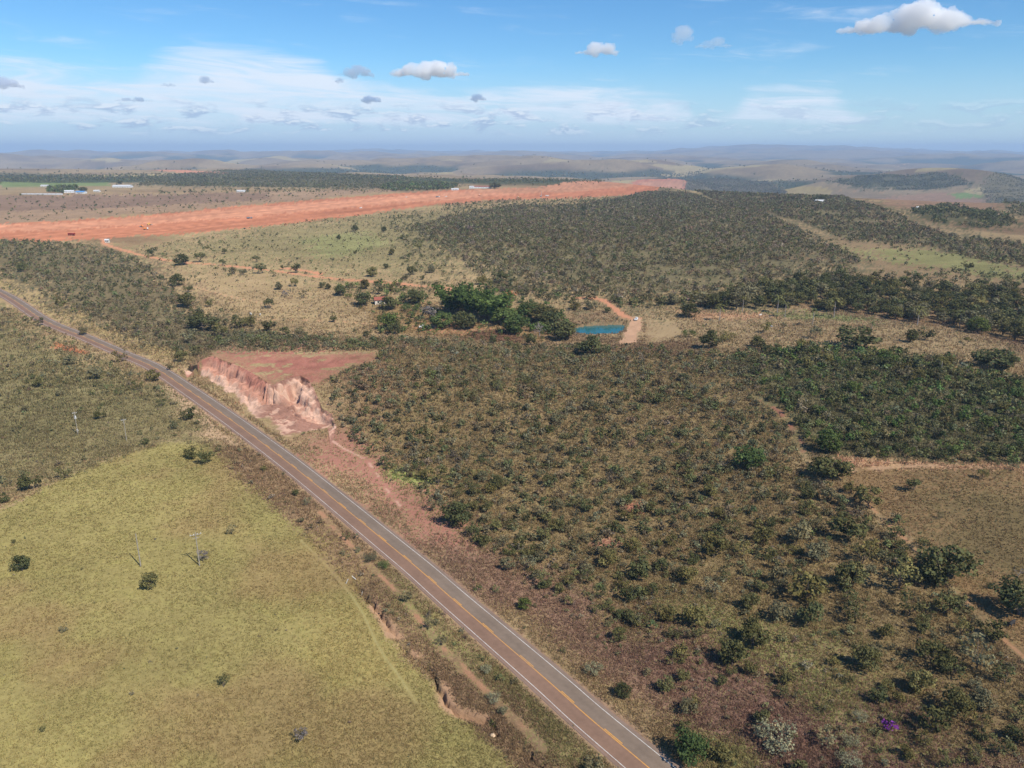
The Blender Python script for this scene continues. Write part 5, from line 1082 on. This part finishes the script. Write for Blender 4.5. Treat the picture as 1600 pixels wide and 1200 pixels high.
# ---------------------------------------------------------------- vehicles
def M_car(n, c): return mat_plain(n, c, .45, var=.1)
M_RED, M_ORG, M_YELV, M_GREYV = M_car('red_enamel', S(150, 52, 38)), M_car('orange_enamel', S(226, 140, 70)), M_car('yellow_enamel', S(226, 170, 60)), M_car('grey_enamel', S(120, 122, 126))
def wheels(r, xs, w, rad, k=.3):
    for x in xs:
        for s in (-1, 1): MB().tube((x, s * w / 2 - s * k, rad), (x, s * w / 2, rad), rad, rad, 12).build('wheel', M_DARK, r)
def veh(u, v, name, label, cat, rz): x, y = W_([(u, v)])[0]; return thing(name, label, cat, (x, y, Hs(x, y) + .02), rz)
def truck(u, v, body, cab, label, rz, L=8.):
    r = veh(u, v, 'dump_truck', label, 'truck', rz); MB().box((0, 0, .95), (L, 1.0, .3)).build('chassis', M_DARK, r)
    b = MB().box((-L * .14, 0, 2.1), (L * .62, 2.5, 1.7), taper=1.08); b.build('bed', body, r)
    c = MB().box((L * .36, 0, 2.0), (L * .22, 2.4, 2.0), taper=.92).build('cab', cab, r); MB().box((L * .475, 0, 2.35), (.08, 2.0, .8)).build('windscreen', M_GLASS, c)
    wheels(r, (-L * .34, -L * .18, L * .34), 2.5, .52)
def loader(u, v, m, label, rz):
    r = veh(u, v, 'wheel_loader', label, 'loader', rz); MB().box((-1.2, 0, 1.5), (3.2, 2.0, 1.3), taper=.9).build('body', m, r)
    c = MB().box((.3, 0, 2.7), (1.6, 1.6, 1.7), taper=.85).build('cab', m, r); MB().box((1.1, 0, 2.8), (.1, 1.4, 1.0)).build('windscreen', M_GLASS, c)
    MB().box((2.2, 0, 1.3), (2.2, 1.2, .35), tilt=.25).build('lift_arm', m, r); MB().box((3.6, 0, .8), (1.0, 2.8, 1.1), taper=1.2).build('bucket', M_STEEL, r); wheels(r, (-1.9, 1.3), 2.6, .8, .5)
def excavator(u, v, m, label, rz, mast=0.):
    r = veh(u, v, 'excavator', label, 'excavator', rz)
    for s in (-1, 1): MB().box((0, s * 1.15, .5), (4.2, .6, .9), taper=.85).build('crawler_track', M_DARK, r)
    MB().box((-.6, 0, 1.7), (3.4, 2.6, 1.3), taper=.95).build('body', m, r); MB().box((.7, .7, 2.8), (1.5, 1.1, 1.6), taper=.85).build('cab', M_WHITE, r)
    if mast: MB().box((1.6, -.2, 1 + mast / 2), (.5, .5, mast), taper=.8).build('mast', M_STEEL, r)
    else:
        MB().tube((1.0, -.4, 1.9), (4.0, -.4, 5.2), .32, .26, 6).build('boom', m, r); MB().tube((4.0, -.4, 5.2), (5.8, -.4, 2.2), .24, .18, 6).build('stick', m, r); MB().box((5.7, -.4, 1.6), (1.0, 1.1, 1.0), taper=1.3).build('bucket', M_STEEL, r)
def pickup(u, v, m, label, rz, name='pickup_truck', cat='pickup'):
    r = veh(u, v, name, label, cat, rz); b = MB().box((0, 0, .75), (5.0, 1.85, .75), taper=.95); b.build('body', m, r)
    c = MB().box((.35, 0, 1.45), (2.1, 1.65, .7), taper=.75).build('cab', m, r); MB().box((1.12, 0, 1.42), (.42, 1.4, .5), tilt=-.5).build('windscreen', M_GLASS, c); MB().box((-.62, 0, 1.42), (.2, 1.3, .45), tilt=.35).build('rear_window', M_GLASS, c); wheels(r, (-1.5, 1.5), 1.9, .38)
truck(112, 368, M_RED, M_RED, 'red dump truck on the near left end of the red airstrip', 2.9, 9.5)
loader(222, 355, M_ORG, 'left orange loader of the group beside the dark soil on the airstrip', 2.5); loader(233, 352, M_YELV, 'yellow loader at the back of the group on the airstrip', .6); truck(228, 359, M_ORG, M_WHITE, 'small orange truck in front of the loaders on the airstrip', .4, 6.5)
truck(390, 342, M_GREYV, M_GREYV, 'grey truck alone in the middle of the left airstrip', .3, 9)
pickup(564, 325.5, M_WHITE, 'white pickup alone on the middle of the airstrip', .4); truck(684, 308.5, M_GREYV, M_WHITE, 'grey truck with white cab behind the small white van on the airstrip', .2, 9); pickup(697, 307.5, M_WHITE, 'white pickup just right of the grey truck on the airstrip', .1)
excavator(749, 306, M_ORG, 'orange excavator on the far half of the airstrip', .4); excavator(810, 309.5, M_YELV, 'yellow excavator at the lower edge of the far airstrip', 2.2); excavator(845, 307.5, M_GREYV, 'drilling machine with a tall mast on the far airstrip', .2, 12); truck(855, 307, M_WHITE, M_WHITE, 'white truck beside the drilling machine with the mast', .1, 8)
pickup(635, 308.5, M_CREAM, 'cream pickup near the upper edge of the airstrip', .3); pickup(994, 500, M_WHITE, 'white pickup parked on the dirt dam beside the pond', 1.25); pickup(661, 512, M_WHITE, 'white car parked beside the garden drive', .1, 'parked_car', 'car')

# ---------------------------------------------------------------- cattle
def cow_mesh():
    V = [(0, 0, 1.05), (.7, 0, 1.1), (-.75, 0, 1.1), (1.05, 0, 1.3), (1.35, 0, 1.2), (1.62, 0, 1.0), (.6, .24, .65), (.62, .25, .32), (.62, .25, .03), (.6, -.24, .65), (.62, -.25, .32), (.62, -.25, .03), (-.7, .24, .75), (-.82, .25, .4), (-.75, .25, .03), (-.7, -.24, .75), (-.82, -.25, .4), (-.75, -.25, .03), (-1.02, 0, 1.15), (-1.1, 0, .55)]
    E = [(0, 1), (0, 2), (1, 3), (3, 4), (4, 5), (1, 6), (6, 7), (7, 8), (1, 9), (9, 10), (10, 11), (2, 12), (12, 13), (13, 14), (2, 15), (15, 16), (16, 17), (2, 18), (18, 19)]
    rad = [.40, .36, .34, .2, .17, .11, .14, .08, .07, .14, .08, .07, .17, .09, .07, .17, .09, .07, .06, .03]
    me = bpy.data.meshes.new('cow'); import bmesh; bm = bmesh.new(); lay = bm.verts.layers.skin.verify()
    vs = [bm.verts.new(q) for q in V]
    for q, r_ in zip(vs, rad): q[lay].radius = (r_, r_)
    vs[0][lay].use_root = True
    for a, b in E: bm.edges.new((vs[a], vs[b]))
    bm.to_mesh(me); bm.free(); return me
COW = cow_mesh()
def cow(u, v, m, label, rz, group=None):
    x, y = W_([(u, v)])[0]; me = COW.copy(); me.materials.append(m); o = ob('cow', me); o.location = (x, y, Hs(x, y)); o.rotation_euler[2] = rz
    a = o.modifiers.new('skin', 'SKIN'); b = o.modifiers.new('smooth', 'SUBSURF'); b.levels = b.render_levels = 1; tag(o, label, 'cow', group)
M_BLACKC, M_WHITEC = mat_plain('black_hide', (.025, .022, .02), .8), mat_plain('white_hide', (.70, .67, .6), .8, var=.1)
cow(1580, 979, M_BLACKC, 'black cow standing on the right brown pasture by the firebreak', .6)
for u, v in ((392, 492), (407, 493), (1188, 494), (1205, 512)): cow(u, v, M_WHITEC, 'small white cow grazing in a tan pasture', u, 'white cows grazing')

# ---------------------------------------------------------------- clouds: cumulus as real bodies of cloud far away
def mat_cloud(name, dens, c, g=-.35):
    m, t = new_mat(name); v = node('ShaderNodeVolumePrincipled', t); v.inputs['Color'].default_value = c + (1,); v.inputs['Density'].default_value = dens; v.inputs['Anisotropy'].default_value = g
    o = node('ShaderNodeOutputMaterial', t); t.links.new(v.outputs[0], o.inputs['Volume']); return m
CT = bpy.data.textures.new('cloud_lumps', 'CLOUDS'); CT.noise_depth = 4; CT.noise_scale = 1.0
import bmesh
def cloud(u, v, w, h, label, base=1500., dens=.009, g=0., c=(1, 1, 1), seed=0, group=None):
    a_, e_ = px_angles(u, v + h * .5); dist = base / math.tan(e_); sc = dist / math.cos(e_) / F * math.cos(a_) ; Wm, Hm = w * sc, h * sc
    gr = random.Random(seed + int(u)); bm = bmesh.new(); n = max(7, min(40, int(w / h * 6))); from mathutils import Matrix
    for i in range(n):
        t = gr.uniform(-1, 1); env = max(.22, (1 - abs(t) ** 1.7) * gr.uniform(.5, 1.1)); rr = Hm * .40 * env
        bmesh.ops.create_icosphere(bm, subdivisions=3, radius=1, matrix=Matrix.Translation((t * Wm * .46, gr.uniform(-.35, .35) * Hm, Hm * .10 + rr * gr.uniform(.4, 1.25))) @ Matrix.Diagonal((rr * gr.uniform(1.2, 2.2), rr * 1.2, rr, 1)))
    for i in range(7):
        t = (i + .5) / 7 * 2 - 1; bmesh.ops.create_icosphere(bm, subdivisions=3, radius=1, matrix=Matrix.Translation((t * Wm * .40, 0, Hm * .16)) @ Matrix.Diagonal((Wm * .12, Hm * .35, Hm * .16 * (1.15 - abs(t)), 1)))
    me = bpy.data.meshes.new('cumulus_cloud'); bm.to_mesh(me); bm.free(); me.materials.append(mat_cloud('cloud_vapour', dens, c, g))
    o = ob('cumulus_cloud', me); o.location = (math.sin(a_) * dist, math.cos(a_) * dist, CAM_H + base); o.rotation_euler[2] = -a_
    rm = o.modifiers.new('merge', 'REMESH'); rm.mode = 'VOXEL'; rm.voxel_size = max(Wm / 160, Hm / 44)
    for s_, k in ((.7, .4), (.28, .28), (.1, .12)):
        tx = CT.copy(); tx.noise_scale = Hm * s_; dm = o.modifiers.new('lumps', 'DISPLACE'); dm.texture = tx; dm.texture_coords = 'LOCAL'; dm.strength = Hm * k; dm.mid_level = .5
    tag(o, label, 'cloud', group)
cloud(1430, 30, 222, 38, 'large white cumulus cloud high at the upper right')
cloud(934, 76, 68, 20, 'small pale cumulus above the middle of the horizon')
cloud(1066, 56, 32, 24, 'small faint puff left of a wider puff in open blue sky', dens=.003)
cloud(1116, 67, 56, 16, 'wide faint puff right of a smaller one in open blue sky', dens=.0025)
cloud(672, 108, 118, 26, 'white cumulus with a bright peak above the cirrus edge')
cloud(558, 111, 54, 18, 'grey flat cloud left of the bright peaked cumulus', dens=.006, c=(.72, .8, .9))  # here and below, grey c puts the clouds' shade into the vapour colour
cloud(579, 154, 34, 13, 'grey blue puff below the bright peaked cumulus', dens=.006, c=(.55, .68, .85))
cloud(746, 152, 26, 11, 'grey blue puff low against the white cirrus', dens=.006, c=(.55, .68, .85))
cloud(321, 125, 26, 9, 'tiny dark puff against the left cirrus', dens=.006, c=(.55, .68, .85))
cloud(264, 132, 23, 6, 'tiny flat dark puff left of another in the left cirrus', dens=.006, c=(.55, .68, .85))
cloud(530, 125, 15, 8, 'tiny dark puff under the grey flat cloud', dens=.006, c=(.55, .68, .85))
cloud(211, 155, 56, 7, 'long thin grey cloud low at the left', dens=.006, c=(.6, .72, .88))
cloud(8, 128, 52, 18, 'grey cumulus cut by the left edge', dens=.006, c=(.8, .86, .95))

# ---------------------------------------------------------------- haze: one box of thin even air round camera and ground
zb, zt = float(gz.min()) - 1.5, max(float(gz.max()), 110) + 12
m, t = new_mat('haze_air'); v = node('ShaderNodeVolumePrincipled', t); v.inputs['Color'].default_value = (.53, .73, 1.0, 1); v.inputs['Density'].default_value = 6.4e-5; v.inputs['Anisotropy'].default_value = 0.0
o = node('ShaderNodeOutputMaterial', t); t.links.new(v.outputs[0], o.inputs['Volume'])
hb = MB().box((0, 16500, (zb + zt) / 2), (66000, 35500, zt - zb)).build('haze', m); tag(hb, kind='stuff')
